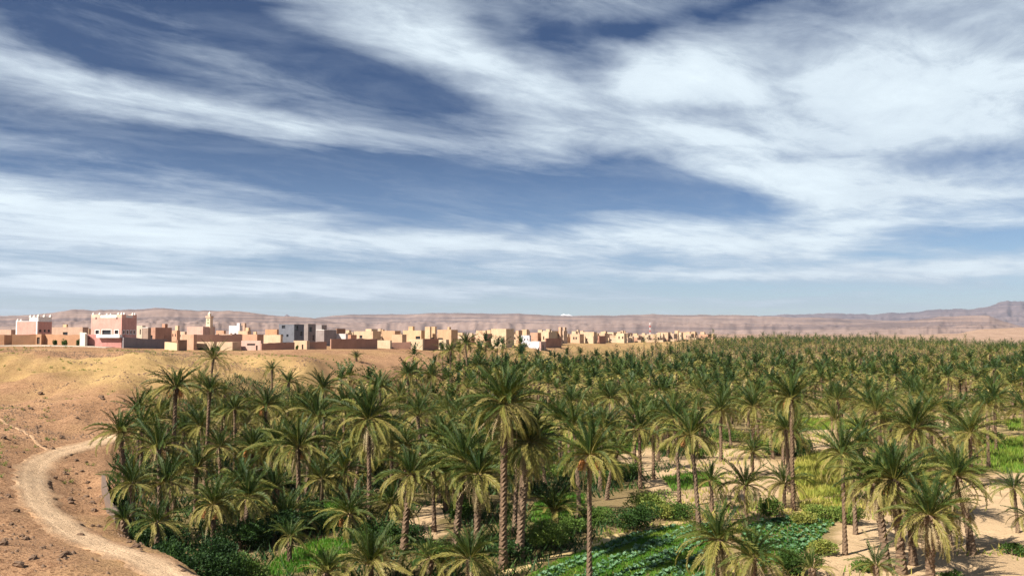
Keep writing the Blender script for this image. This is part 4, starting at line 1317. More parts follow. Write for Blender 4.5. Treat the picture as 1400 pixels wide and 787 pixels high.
# ---- the palms one can name, from the left edge of the grove to the right
L = 'date palm'
NEAR = [
    # px, py, dist, size, base px, radius, fronds, dates, dead, label
    (240, 530, 90, 1.05, 238, .23, 44, 3, 3, 'tall date palm with orange date bunches and bare trunk, highest at the left'),
    (287, 536, 97, .92, 283, .2, 40, 0, 2, 'tall slim date palm just right of the one with orange date bunches'),
    (166, 592, 83, 1.05, 172, .22, 40, 0, 4, 'leftmost date palm of the grove, drooping over the bend of the dirt road'),
    (196, 586, 90, .95, 193, .2, 38, 0, 3, 'dark date palm between the leftmost palm and the tall one with dates'),
    (182, 662, 71, .85, 182, .22, 34, 0, 3, 'low bushy date palm beside the small curved irrigation wall'),
    (228, 660, 74, .95, 230, .2, 36, 0, 5, 'low date palm at the foot of the tall palm with orange dates'),
    (170, 712, 64.5, .6, 170, .2, 26, 0, 2, 'small palm on the bank right above the edge of the dirt road'),
    (293, 690, 69, 1.0, 292, .22, 38, 3, 4, 'low date palm with orange dates above the dark shrubs by the road'),
    (365, 556, 101, 1.05, 360, .2, 40, 1, 4, 'upright blue-green date palm against the sand, right of the two tall slim ones'),
    (322, 560, 108, .95, 322, .2, 38, 0, 6, 'date palm with hanging tan fronds between the slim pair and the upright one'),
    (395, 523, 128, .85, 393, .2, 34, 0, 3, 'date palm with its crown against the yellow dune'),
    (345, 612, 92, 1.0, 345, .2, 38, 1, 4, 'dark date palm in the shade below the upright blue-green one'),
    (300, 612, 88, .95, 302, .2, 36, 0, 4, 'shaded date palm right of the tall bare trunk'),
    (408, 612, 79, 1.12, 409, .22, 42, 3, 6, 'wide date palm with orange dates left of the big palm with the curved stub'),
    (442, 532, 117, .95, 444, .2, 38, 0, 5, 'date palm in the back row with straw-coloured lower fronds, below the grey concrete houses'),
    (472, 556, 105, 1.0, 470, .2, 38, 0, 5, 'date palm close behind the big palm with the curved stub, on its left'),
    (503, 574, 79, 1.28, 506, .21, 46, 3, 8, 'big palm with upswept fronds, date bunches and a long bare trunk, left of centre'),
    (487, 489, 207, .68, 487, .2, 26, 0, 1, 'small lone palm standing up against the brown slope below the village'),
    (372, 505, 160, .8, 372, .2, 28, 0, 2, 'small dark palm crown at the foot of the yellow dune'),
    (562, 650, 69.5, 1.0, 553, .3, 38, 0, 7, 'date palm with a thick lit trunk leaning right, foot on the sandy patch'),
    (592, 642, 76, .95, 594, .2, 36, 0, 5, 'date palm with a thin dark trunk behind the sandy patch'),
    (636, 630, 70, 1.1, 624, .3, 42, 0, 8, 'date palm with a thick shaggy trunk leaning right, near the centre'),
    (655, 648, 67, 1.05, 652, .3, 40, 0, 12, 'date palm with a skirt of dead fronds left of the dark giant palm'),
    (690, 554, 64, 1.12, 688, .3, 62, 0, 12, 'giant dark date palm at the centre, tallest crown of the near row'),
    (724, 606, 66, 1.1, 710, .34, 60, 0, 14, 'heavy dark date palm leaning right against the giant one'),
    (806, 622, 61, 1.02, 805, .19, 42, 4, 6, 'date palm with orange bunches on a long bare trunk in front of the cabbage field'),
    (637, 470, 205, 1.08, 640, .26, 40, 0, 5, 'tallest palm of the far clump rising in front of the village'),
    (616, 480, 200, .9, 616, .24, 36, 0, 4, 'left palm of the far clump rising in front of the village'),
    (655, 500, 182, 1.0, 656, .24, 36, 0, 5, 'lower right palm of the far clump in front of the village'),
    (558, 512, 160, 1.0, 558, .24, 36, 3, 5, 'yellowish date palm with ripe dates at the back, below the brown box houses'),
    (590, 514, 168, 1.0, 590, .24, 36, 0, 4, 'dark date palm between the yellowish one and the far clump'),
    (868, 566, 108, 1.0, 867, .24, 38, 0, 6, 'date palm with a dark straight trunk in front of the sandy clearing'),
    (893, 576, 103, .9, 893, .2, 34, 0, 4, 'slimmer date palm right of the dark straight trunk at the clearing'),
    (945, 596, 77, 1.02, 954, .22, 40, 1, 5, 'date palm with a dark trunk leaning left at the corner of the cabbage field'),
    (922, 572, 87, .98, 928, .19, 36, 0, 5, 'slender date palm left of the leaning one, its foot in the clearing'),
    (1081, 545, 86, 1.08, 1082, .22, 42, 1, 4, 'tall date palm with silvery crown and long straight trunk left of the yellow grain field'),
    (1029, 556, 125, 1.15, 1029, .24, 40, 0, 8, 'broad date palm with pale drooping fronds left of the tall silvery one'),
    (985, 562, 118, 1.05, 985, .24, 36, 0, 7, 'date palm with pale drooping fronds above the sandy clearing'),
    (1029, 618, 106, .82, 1029, .2, 32, 0, 2, 'short date palm in the middle of the sandy clearing'),
    (1020, 664, 79, .86, 1020, .2, 34, 0, 3, 'short-trunked date palm between the two cabbage plots'),
    (973, 658, 85, .8, 973, .2, 30, 0, 2, 'young date palm at the back edge of the cabbage field'),
    (1072, 662, 87, .9, 1072, .2, 30, 0, 1, 'bushy young palm at the foot of the tall silvery date palm'),
    (982, 738, 60, 1.0, 984, .32, 40, 0, 11, 'foreground date palm with dead fronds round its trunk in front of the cabbages'),
    (1030, 762, 58.5, .85, 1030, .2, 32, 0, 3, 'low grey-green palm right of the foreground palm with dead fronds'),
    (1153, 622, 69, .95, 1153, .19, 36, 0, 5, 'date palm with a slim bare trunk at the left edge of the sandy ground'),
    (1220, 656, 63.5, 1.12, 1230, .36, 44, 1, 12, 'date palm with two shaggy neighbours and hanging straw fronds, front right'),
    (1196, 662, 64.5, .98, 1209, .34, 36, 0, 14, 'left one of the shaggy pair of trunks, curtain of dead fronds hanging from it'),
    (1272, 706, 60, 1.0, 1270, .35, 40, 0, 13, 'low date palm with pale dead fronds splayed at its foot, front right'),
    (1250, 586, 80, 1.22, 1250, .3, 46, 1, 16, 'wide date palm with grey dead fronds under its crown behind the shaggy pair'),
    (1308, 652, 69, 1.02, 1326, .32, 40, 0, 16, 'date palm leaning left with long hanging dead fronds, its shadow on the sand'),
    (1327, 592, 98, 1.1, 1327, .22, 38, 0, 4, 'low spreading date palm behind the sandy ground at the right'),
    (1359, 546, 128, 1.05, 1360, .2, 40, 1, 6, 'date palm with straight lit trunk beside the green plot at the right'),
    (1387, 668, 77, .62, 1390, .17, 28, 0, 2, 'small lone palm on bare sand at the right edge'),
    (1404, 706, 70, .62, 1404, .2, 22, 0, 1, 'young palm tuft at the right edge below the small lone palm'),
    (1137, 545, 148, 1.05, 1137, .2, 38, 0, 6, 'left palm of a pair with thin trunks above the green strip'),
    (1152, 546, 151, 1.0, 1151, .2, 36, 0, 6, 'right palm of a pair with thin trunks above the green strip'),
    (1175, 588, 108, 1.0, 1175, .22, 34, 0, 2, 'low bushy palm behind the yellow grain field'),
    (1400, 560, 112, 1.0, 1400, .22, 36, 0, 5, 'date palm cut by the right edge above the green plot'),
    (506, 772, 60.5, 1.0, 506, .22, 36, 0, 3, 'young foreground palm with upright green fronds at the bottom, left of centre'),
    (642, 765, 60, .92, 642, .22, 36, 0, 4, 'young foreground palm with pale lower fronds at the bottom, near the centre'),
    (588, 764, 61.5, .72, 588, .2, 28, 0, 2, 'small foreground palm tuft between the two young bottom palms'),
    (447, 784, 59.5, .7, 447, .2, 28, 0, 1, 'small palm tuft in front of the bright grass at the bottom'),
    (478, 704, 73, .95, 480, .22, 36, 1, 8, 'low date palm with a drooping brown skirt below the big palm'),
    (535, 690, 75.5, .95, 535, .22, 36, 0, 5, 'dark low palm between the long bare trunk and the thick lit trunk'),
    (396, 735, 66.5, .62, 396, .2, 26, 0, 1, 'small grey-green palm by the bright grass plot'),
    (440, 655, 84, .9, 440, .2, 34, 0, 4, 'shaded palm behind the low one with the brown skirt'),
    (605, 600, 92, 1.05, 603, .22, 38, 0, 5, 'date palm in the middle rows right of the thin dark trunk'),
    (655, 590, 96, 1.05, 655, .22, 38, 0, 5, 'date palm just left of the giant, partly behind it'),
    (545, 615, 96, 1.0, 545, .22, 36, 1, 5, 'date palm with yellow bunches right of the big upswept palm'),
    (790, 548, 128, 1.0, 788, .24, 36, 0, 5, 'date palm right of the giant, behind the sandy gap'),
    (765, 575, 112, .95, 765, .22, 34, 0, 4, 'date palm standing over the sandy gap right of the giant'),
    (835, 545, 135, 1.0, 835, .24, 36, 0, 5, 'date palm behind the dark straight trunk, slightly left'),
    (1290, 560, 130, .95, 1290, .2, 34, 0, 4, 'date palm left of the bare patch far right'),
    (1200, 560, 140, 1.0, 1200, .2, 34, 0, 4, 'date palm behind the low bushy one, right of the thin pair'),
    (1198, 774, 59.5, .6, 1198, .2, 22, 0, 0, 'young palm tuft on the sand in front of the shaggy pair'),
    (1110, 778, 60, .5, 1110, .2, 18, 0, 0, 'small palm tuft at the lower corner of the back cabbage plot'),
    (250, 590, 105, 1.0, 250, .2, 34, 0, 4, 'dark palm behind the tall bare trunk at the left'),
    (268, 640, 82, .95, 268, .2, 34, 0, 4, 'shaded palm between the tall trunk and the low palm with orange dates'),
    (330, 660, 78, 1.0, 332, .2, 36, 0, 4, 'shaded palm right of the low palm with orange dates'),
    (375, 668, 80, .95, 375, .2, 34, 0, 4, 'shaded palm left of the dark clearing with bright grass'),
    (215, 715, 64, .8, 215, .2, 30, 0, 3, 'low dark palm at the foot of the bank beside the road'),
    (420, 560, 108, 1.0, 420, .2, 36, 1, 4, 'palm between the upright blue-green one and the back row'),
    (520, 530, 130, 1.0, 520, .22, 34, 0, 4, 'palm whose crown shows just above the big upswept one'),
    (1243, 672, 66, .92, 1246, .3, 34, 0, 10, 'dark palm with short dead fronds crowding behind the shaggy pair'),
    (1296, 692, 72, .85, 1296, .28, 32, 0, 11, 'low palm buried in grey dead fronds left of the palm leaning over the sand'),
    (1166, 640, 76, .8, 1168, .2, 30, 0, 3, 'low palm close right of the slim bare trunk by the sand'),
    (575, 560, 122, 1.05, 575, .22, 36, 0, 5, 'palm below the yellowish one with ripe dates'),
]
for q in NEAR:
    px, py, d, size, base, r, n, dates, dead, lab = q
    c = at(px, py, d)
    g0 = gz1(at(base, py, d)[0], d)
    low = (c[2] - g0) < 1.3
    size *= (.80 if px < 400 else .88)
    palm(px, py, d, lab, size, base, r, n, dates, dead, up=(1.2 if low else 1.0))

# ---- the rest of the grove
PX = np.array(PALMS)
spots = [tuple(p) for p in PALMS]
cell = {}


def ckey(x, y, s):
    return (int(math.floor(x / s)), int(math.floor(y / s)))


for x, y, r in PALMS:
    cell.setdefault(ckey(x, y, 5.0), []).append((x, y))


def free(x, y, rad):
    cx, cy = ckey(x, y, 5.0)
    R = int(rad / 5) + 1
    for i in range(cx - R, cx + R + 1):
        for j in range(cy - R, cy + R + 1):
            for a, b in cell.get((i, j), ()):
                if (a - x) ** 2 + (b - y) ** 2 < rad * rad:
                    return False
    return True


NC = 120000
sy = 62 + (800 - 62) * RNG.uniform(0, 1, NC) ** .62
sx = RNG.uniform(-.62, .66, NC) * sy
bd = bank_d(sx, sy)
okm = bd > np.where(sy < 140, 2.0, np.where(sy < 300, np.where(sx < -12, 11.0, 7.0), 20.0))
okm &= ~((sx > 140) & (sy > 735 + 25 * fbm(sx / 60, sy / 60, 3)))
for p in FIELDS.values():
    okm &= ~inside(p, sx, sy)
for p in CLEAR.values():
    okm &= ~inside(p, sx, sy)
patch = fbm(sx / 38 + 9, sy / 38, 3)
okm &= ~((patch < -.27) & (sy > 110)) & ~((fbm(sx / 90 + 2, sy / 70, 4) < -.33) & (sy > 220))
okm &= ~((sy < 95) & (sx > (sy - 62) * .30 + 2))        # the cultivated near right stays open
okm &= ~((sy < 74) & (sx > -12))
GROVE = []
for x, y, ok, dd in zip(sx, sy, okm, bd):
    if not ok:
        continue
    rad = 3.7 if (x < 5 and y < 150) else (4.4 if y < 300 else 4.7)
    if free(x, y, rad):
        cell.setdefault(ckey(x, y, 5.0), []).append((x, y))
        GROVE.append((x, y))
GROVE.sort(key=lambda p: p[1])
print('GROVE', len(GROVE), 'NEAR', len(NEAR))
N_MID = 296 - len(NEAR)
_cr = np.random.default_rng(77)
CROWNS = [crown_mesh(_cr, 1.0, 40, 17, .12, dead=int(_cr.integers(1, 7)), spread=_cr.uniform(.9, 1.08)) for _ in range(9)]
CROWN_LOW = [crown_mesh(_cr, .85, 32, 15, .12, dead=1, up=1.2) for _ in range(3)]
TRUNKS = [trunk_mesh(_cr, 6.0, .22, (_cr.uniform(-1.1, 1.1), _cr.uniform(-.8, .8)), 8) for _ in range(7)]


def palm_height(x, y, rng):
    h = 5.6 + 2.6 * fbm(np.array([x / 60.0]), np.array([y / 60.0]), 2)[0] + rng.uniform(-1.6, 1.9)
    if rng.uniform() < .13:
        h += rng.uniform(1.2, 3.6) * (0.1 if (x < -.05 * y + 60 and y > 150) or (x < 0 and y > 95) else 1.0)
    if rng.uniform() < .16:
        h = rng.uniform(.4, 1.6)
    return max(.4, h)


ANCHOR = {0: 'tall palm with orange dates', 2: 'leftmost palm', 1: 'tall slim palm at the left', 8: 'upright palm against the sand', 16: 'big upswept palm', 13: 'wide palm with orange dates', 19: 'thick lit leaning trunk',
          23: 'giant dark palm', 25: 'palm with the long bare trunk', 26: 'far clump before the village', 29: 'yellowish palm with ripe dates', 31: 'dark straight trunk', 33: 'palm leaning left at the cabbages',
          35: 'tall silvery palm', 36: 'broad pale drooping palm', 38: 'short palm in the clearing', 44: 'slim bare trunk by the sand', 48: 'wide palm with grey dead fronds', 49: 'palm leaning left over the sand', 51: 'straight lit trunk at the right',
          54: 'thin-trunked pair', 56: 'bushy palm behind the grain', 11: 'shaded palm below the upright one', 69: 'palm left of the giant', 71: 'palm right of the giant'}
ORD = ['first', 'second', 'third', 'fourth', 'fifth', 'sixth', 'seventh', 'eighth', 'ninth', 'tenth', 'eleventh', 'twelfth', 'thirteenth', 'fourteenth', 'fifteenth', 'sixteenth']
_used = {}


def sector(x, y, h):
    """which palm this is: its size and where it stands by the palms one can name"""
    px = 700 + x / y * F
    best, bs = None, 1e9
    for k, nick in ANCHOR.items():
        q = NEAR[k]
        sc = abs(q[0] - px) + .9 * abs(q[2] - y) + (25 if q[2] > y else 0)
        if sc < bs:
            best, bs = k, sc
    q = NEAR[best]
    size = 'low trunkless' if h < 1.7 else ('short' if h < 4.6 else ('tall' if h > 6.6 else 'mid-height'))
    where = ('behind' if y > q[2] + 4 else ('beside' if y > q[2] - 4 else 'in front of'))
    side = 'left' if px < q[0] else 'right'
    key = (size, where, side, best)
    n = _used[key] = _used.get(key, 0) + 1
    first = size if n == 1 else f'{ORD[n - 1]} {size}'
    lab = f'{first} palm {where} the {ANCHOR[best]}, {side} side'
    band = 'front' if y < 105 else ('middle' if y < 150 else 'rear')
    return lab, f'palms in the {band} rows of the grove'


for i, (x, y) in enumerate(GROVE[:N_MID]):
    rng = np.random.default_rng(5000 + i)
    g = gz1(x, y)
    h = palm_height(x, y, rng)
    lab, grp = sector(x, y, h)
    root = empty('date_palm', (x, y, g - .1), rng.uniform(0, 6.28))
    tag(root, lab, 'palm tree', grp)
    tm = TRUNKS[int(rng.integers(7))]
    sz = rng.uniform(.72, 1.02)
    k = (h + .1) / 6.0
    t = link('trunk', tm, root, scale=(1, 1, k))
    tip = tm.vertices[len(tm.vertices) - 1].co
    top = (tip.x, tip.y, h + .15)
    if y < 104:
        fronds_on(root, rng, top, sz, 34, 1.2 if h < 1.5 else 1.0, int(rng.integers(0, 6)), rng.uniform(.9, 1.05))
    else:
        cm = (CROWN_LOW if h < 1.7 else CROWNS)
        link('crown', cm[int(rng.integers(len(cm)))], root, top, (0, 0, rng.uniform(0, 6.28)), sz)


def far_palm_proto(rng, n, seg, nl):
    """light palm for the far rows: each leaf a ragged folded blade"""
    V, Fc, T = [], [], []
    for cls, az, el, roll, s in crown_plan(rng, n, 1.0, 2, rng.uniform(.9, 1.05)):
        tone, bend = {'young': (.15, .4), 'full': (.33, 1.05), 'low': (.56, 1.6), 'dead': (.93, .7)}[cls]
        tone += rng.uniform(-.05, .08)
        Ln = 3.5 * s
        Rm = np.array((Matrix.Rotation(az, 3, 'Z') @ Matrix.Rotation(-el, 3, 'Y') @ Matrix.Rotation(roll, 3, 'X')))
        p, a, pts = np.zeros(3), 0.0, [np.zeros(3)]
        for i in range(seg):
            a = -bend * ((i + .5) / seg) ** 1.4
            p = p + Ln / seg * np.array((cos(a), 0, sin(a)))
            pts.append(p)
        for i in range(seg):
            for q in range(nl):
                for sg in (1, -1):
                    t = (q + rng.uniform(.1, .9)) / nl
                    o = pts[i] * (1 - t) + pts[i + 1] * t
                    tt = (i + t) / seg
                    if tt < .1:
                        continue
                    ll = .72 * (1 - .6 * tt ** 2) * rng.uniform(.8, 1.15)
                    tan = pts[i + 1] - pts[i]
                    tan = tan / np.linalg.norm(tan)
                    d = tan * .75 + np.array((0, sg * .85, .30 * rng.uniform(.2, 1.4) - .25 * (cls != 'young')))
                    b = len(V)
                    w = .17
                    for pt in (o - tan * w, o + tan * w, o + d * ll):
                        V.append(Rm @ pt)
                        T.append(tone)
                    Fc.append((b, b + 1, b + 2))
    return np.array(V), np.array(Fc), np.clip(np.array(T), 0, 1)


def far_grove(pts):
    pr = np.random.default_rng(31)
    A = [far_palm_proto(pr, 24, 4, 2) for _ in range(5)]
    B = [far_palm_proto(pr, 18, 3, 1) for _ in range(5)]
    # simple bole, base at z=0, height 1
    tv, tf = [], []
    for k in range(4):
        a = pi / 2 * k
        tv += [(cos(a) * .26, sin(a) * .26, 0), (cos(a) * .2, sin(a) * .2, 1)]
    for k in range(4):
        j = (k + 1) % 4
        tf += [(2 * k, 2 * j, 2 * j + 1), (2 * k, 2 * j + 1, 2 * k + 1)]
    tv, tf = np.array(tv), np.array(tf)
    Vs, Fs, Ts, Ms, b = [], [], [], [], 0
    xs, ys = np.array([p[0] for p in pts]), np.array([p[1] for p in pts])
    zs = gz(xs, ys, fine=False)
    for x, y, g in zip(xs, ys, zs):
        v, f, t = (A if y < 330 else B)[int(pr.integers(5))]
        h = palm_height(x, y, pr)
        s = pr.uniform(.8, 1.15)
        r = pr.uniform(0, 6.28)
        c, sn = cos(r) * s, sin(r) * s
        w = np.c_[v[:, 0] * c - v[:, 1] * sn + x, v[:, 0] * sn + v[:, 1] * c + y, v[:, 2] * s + g + h]
        Vs += [w, tv * (1, 1, h) + (x, y, g)]
        Fs += [f + b, tf + b + len(v)]
        Ts += [t + pr.uniform(-.08, .10) + .16 * fbm(np.array([x / 45.0]), np.array([y / 45.0]), 2)[0], np.full(len(tv), .5)]
        Ms += [np.zeros(len(f), int), np.ones(len(tf), int)]
        b += len(v) + len(tv)
    F_ = np.vstack(Fs)
    print('far grove', len(pts), 'palms', len(F_), 'tris')
    me = new_mesh('distant_palm_grove', np.vstack(Vs), F_, [M_PALM, M_BARK], False, {'tone': np.clip(np.concatenate(Ts), 0, 1)}, np.concatenate(Ms))
    tag(link('distant_palm_grove', me), kind='stuff')


far_grove(GROVE[N_MID:])

# ------------------------------------------------------------------ crops, grass, shrubs, stones
def in_poly(pg, n, rng):
    lo, hi = pg.min(0), pg.max(0)
    P = rng.uniform(lo, hi, (int(n * 2.2) + 10, 2))
    P = P[inside(pg, P[:, 0], P[:, 1])]
    return P[:n]


def poly_area(pg):
    x, y = pg[:, 0], pg[:, 1]
    return abs(np.dot(x, np.roll(y, 1)) - np.dot(y, np.roll(x, 1))) / 2


def blades(name, P, h, w, tone, rng, lean=.35, mat=None, per=1, tvar=.12):
    """thin pointed leaves standing at the points P"""
    if per > 1:
        P = np.repeat(P, per, 0) + rng.normal(0, .12, (len(P) * per, 2))
    n = len(P)
    z = gz(P[:, 0], P[:, 1])
    a = rng.uniform(0, 2 * pi, n)
    hh = h * rng.uniform(.55, 1.25, n)
    ww = w * rng.uniform(.7, 1.3, n)
    dx, dy = np.cos(a), np.sin(a)
    la = rng.uniform(0, 2 * pi, n)
    lx, ly = np.cos(la) * lean * hh, np.sin(la) * lean * hh
    b = np.c_[P, z - .03]
    V = np.stack([b - np.c_[dx * ww, dy * ww, 0 * z], b + np.c_[dx * ww, dy * ww, 0 * z], b + np.c_[lx, ly, hh]], 1).reshape(-1, 3)
    Fc = np.arange(3 * n).reshape(n, 3)
    pt = tone + tvar * 2.0 * fbm(P[:, 0] / 2.2, P[:, 1] / 2.2, 3) + rng.uniform(-tvar, tvar, n) * .6
    me = new_mesh(name, V, Fc, mat or M_GRASS, False, {'tone': np.clip(np.repeat(pt, 3), 0, 1)})
    return tag(link(name, me), kind='stuff')


gr = np.random.default_rng(41)
for fname, nm, dens, h, w, tone in (('grass_middle', 'grass', 50, .30, .05, .25), ('grass_front', 'grass', 60, .34, .05, .28), ('grass_side', 'grass', 50, .30, .05, .22), ('grain', 'grain_crop', 42, .75, .06, .74), ('grain_low', 'grain_crop', 30, .55, .06, .70),
                                    ('green_strip', 'fodder_crop', 16, .6, .09, .60), ('green_right', 'fodder_crop', 22, .7, .08, .58), ('green_far', 'fodder_crop', 14, .6, .09, .5), ('green_wild', 'fodder_crop', 16, .6, .09, .55), ('green_back', 'fodder_crop', 16, .6, .08, .42), ('green_plot', 'fodder_crop', 26, .45, .06, .40), ('green_nook', 'fodder_crop', 20, .5, .07, .58), ('green_slip', 'fodder_crop', 14, .5, .08, .36)):
    pg = FIELDS[fname]
    P = in_poly(pg, min(22000, int(poly_area(pg) * dens)), gr)
    blades(nm, P, h, w, tone, gr)


def cabbage_geo(rng, s):
    V, Fc, T = [], [], []
    for i in range(9):
        a = i * 2.4 + rng.uniform(-.3, .3)
        el = rng.uniform(.25, 1.15)
        Ln = s * rng.uniform(.7, 1.15)
        d = np.array((cos(a) * cos(el), sin(a) * cos(el), sin(el)))
        sd = np.array((-sin(a), cos(a), 0))
        b = len(V)
        w = Ln * .36
        V += [(0, 0, .03), tuple(d * Ln * .55 + sd * w), tuple(d * Ln + np.array((0, 0, -.12 * Ln))), tuple(d * Ln * .55 - sd * w)]
        Fc += [(b, b + 1, b + 2), (b, b + 2, b + 3)]
        T += [.35, .5, .9, .5]
    return np.array(V), np.array(Fc), np.array(T)


def cabbages(fname, along, gap, step, band, keep):
    pg = FIELDS[fname]
    rng = np.random.default_rng(8)
    u = np.array(along) / np.hypot(*along)
    v = np.array((-u[1], u[0]))
    c = pg.mean(0)
    protos = [cabbage_geo(rng, .38) for _ in range(6)]
    Vs, Fs, Ts, b = [], [], [], 0
    R = 40
    pts = []
    for r in np.arange(-R, R, gap):
        for q in np.arange(-R, R, step):
            for o in (np.linspace(-band, band, 2) if band > 0 else (0,)):
                p = c + u * (q + rng.normal(0, .1)) + v * (r + o + rng.normal(0, .12) + .5 * sin(q * .12))
                if rng.uniform() < keep:
                    pts.append(p)
    pts = np.array(pts)
    pts = pts[inside(pg, pts[:, 0], pts[:, 1])]
    z = gz(pts[:, 0], pts[:, 1])
    for (x, y), g in zip(pts, z):
        V, Fc, T = protos[int(rng.integers(6))]
        a = rng.uniform(0, 6.28)
        s = rng.uniform(.7, 1.25)
        ca, sa = cos(a) * s, sin(a) * s
        Vs.append(np.c_[V[:, 0] * ca - V[:, 1] * sa + x, V[:, 0] * sa + V[:, 1] * ca + y, V[:, 2] * s + g])
        Fs.append(Fc + b)
        Ts.append(T + rng.uniform(-.2, .2))
        b += len(V)
    me = new_mesh('cabbage_crop', np.vstack(Vs), np.vstack(Fs), M_CABB, False, {'tone': np.clip(np.concatenate(Ts), 0, 1)})
    tag(link('cabbage_crop', me), kind='stuff')


ROWDIR = on(960, 725)[:2] - on(812, 787)[:2]
cabbages('cabbage_front', ROWDIR, 2.3, .30, .40, .97)
cabbages('cabbage_back', ROWDIR, .75, .55, 0, .95)
pg = FIELDS['cabbage_front']
blades('grass', in_poly(pg, 38000, gr), .20, .05, .45, gr)
blades('grass', in_poly(FIELDS['cabbage_back'], 5000, gr), .24, .045, .20, gr)
ribbon('field_path', smooth_line([on(a, b)[:2] for a, b in ((640, 812), (700, 783), (770, 762), (850, 735), (905, 720), (952, 708))], 10), 1.1, (.52, .40, .20), lift=.06)

# weeds, fallen fronds and low growth on the grove floor
n = 90000
wy = 56 + (170 - 56) * gr.uniform(0, 1, n) ** .75
wx = gr.uniform(-.6, .62, n) * wy
d = bank_d(wx, wy)
wt = fbm(wx / 7 + 3, wy / 7, 4)
west = (wx < (wy - 62) * .35 + 3)
ok = (d > 1.0) & np.where(west, wt > -.2, wt > .02)
for nm, p in list(CLEAR.items()) + list(FIELDS.items()):
    ok &= ~(inside(p, wx, wy) & (gr.uniform(0, 1, n) > (.48 if nm in ('right', 'middle', 'top', 'far') else .03) * (wt > .0)))
WP = np.c_[wx, wy][ok]
wl = WP[:, 0] < (WP[:, 1] - 62) * .35 + 3
blades('undergrowth', WP[wl][:46000], .95, .075, .12, gr, .7, M_BUSH, tvar=.2)  # leaf tone darkened to deepen the shade below the western palms
blades('undergrowth', WP[~wl][:32000], .5, .07, .66, gr, .6, M_GRASS, tvar=.3)


def shrub(px, py, d, wpx, hpx, label, tone, leaf=.16, dens=1.0, group='shrubs of the oasis'):
    rng = np.random.default_rng(int(px * 13 + py))
    c = at(px, py, d)
    g = gz1(c[0], d)
    w, h = wpx / F * d / 2, hpx / F * d
    root = tag(empty('shrub', (c[0], d, g)), label, 'shrub', group)
    nl = int(min(5200, 900 * w * h * dens) + 300)
    lob = [(rng.uniform(-.55, .55) * w, rng.uniform(-.5, .5) * w, rng.uniform(.3, .72) * h, rng.uniform(.34, .55)) for _ in range(9)]
    V, Fc, T = [], [], []
    for i in range(nl):
        lx, ly, lz, lr = lob[int(rng.integers(len(lob)))]
        q = rng.normal(0, 1, 3)
        q /= np.linalg.norm(q)
        rr = rng.uniform(.25, 1.0) ** .5
        p = np.array((lx + q[0] * rr * lr * w, ly + q[1] * rr * lr * w, max(.05, lz + q[2] * rr * lr * h * .75)))
        a = rng.normal(0, 1, 3) * .6 + q + (0, 0, .3)
        a /= np.linalg.norm(a)
        s = np.cross(a, rng.normal(0, 1, 3))
        s /= np.linalg.norm(s) + 1e-6
        L_ = leaf * rng.uniform(.6, 1.4)
        b = len(V)
        V += [p, p + a * L_ * .5 + s * L_ * .32, p + a * L_, p + a * L_ * .5 - s * L_ * .32]
        Fc.append((b, b + 1, b + 2, b + 3))
        tv = tone + rng.uniform(-.12, .14)
        T += [tv] * 4
    link('foliage', new_mesh('foliage', V, Fc, M_BUSH, False, {'tone': np.clip(np.array(T), 0, 1)}), root)
    br = MB()
    for i in range(6):
        a = rng.uniform(0, 6.28)
        br.prism(cos(a) * w * .15, sin(a) * w * .15, -.2, h * rng.uniform(.4, .7), .06, .02, 5)
    br.obj('stems', M_BARK, root)
    return root


for q in ((340, 790, 60.5, 62, 46, 'bright green rounded bush at the bottom between the road and the grass', .52), (250, 772, 59, 92, 62, 'dark glossy shrub beside the road below the low palm with orange dates', .12),
          (305, 790, 59, 60, 52, 'dark green shrub left of the bright rounded bush', .16), (215, 742, 63, 44, 34, 'small dark shrub at the road edge, furthest up the bank', .10), (290, 745, 65, 70, 40, 'dark shrub behind the bright rounded bush', .08),
          (866, 714, 76, 84, 36, 'dark broad shrub at the left corner behind the cabbage field', .10), (815, 712, 79, 56, 24, 'olive shrub behind the long bare trunk', .48), (750, 748, 70, 74, 34, 'olive green bush in the middle grass plot', .55),
          (786, 730, 75, 50, 24, 'leafy bush between the two trunks at the cabbage field', .5), (1095, 617, 122, 46, 26, 'dark bush at the back of the sandy clearing', .12), (1064, 614, 124, 40, 20, 'green bush left of the dark one at the clearing', .4),
          (1126, 738, 69, 46, 20, 'yellow-green bush at the edge of the back cabbage plot', .8), (1090, 772, 63, 66, 34, 'dark green bush at the lower edge of the back cabbage plot', .3), (1132, 694, 82, 66, 18, 'yellow-green bush below the grain field', .75), (1160, 690, 80, 44, 26, 'olive bush at the right end below the grain field', .6),
          (890, 690, 85, 80, 26, 'low dry bush at the edge of the sandy clearing', .72), (930, 700, 82, 60, 22, 'low green bush by the back edge of the cabbages', .5), (1345, 600, 135, 60, 20, 'green bush left of the straight lit trunk', .45), (1300, 558, 200, 26, 8, 'dark bush by the garden hut', .2),
          (76, 470.5, 204, 7, 8, 'small grey-green shrub at the track below the tan house, left one', .35), (88, 471, 203, 8, 9, 'small grey-green shrub at the track below the tan house, middle one', .45), (107, 471.5, 203, 6, 9, 'small grey-green shrub beside the cream gate wall', .3),
          (292, 479.5, 206, 8, 5, 'low green shrub in front of the cream fronts', .5), (298, 478, 207, 4, 7, 'upright little shrub in front of the cream fronts', .4), (406, 478.5, 222, 4, 6, 'little shrub by the narrow doorway', .4), (640, 700, 82, 60, 34, 'bright green bush behind the thick trunks', .5),
          (455, 712, 77, 90, 26, 'blue-green low bush in the shade left of the long bare trunk', .2), (370, 720, 72, 90, 40, 'dark shrub in the shade left of the small grey-green palm', .06), (330, 715, 70, 80, 40, 'dark shrub in the shade below the low palm with dates', .08)):
    shrub(*q)

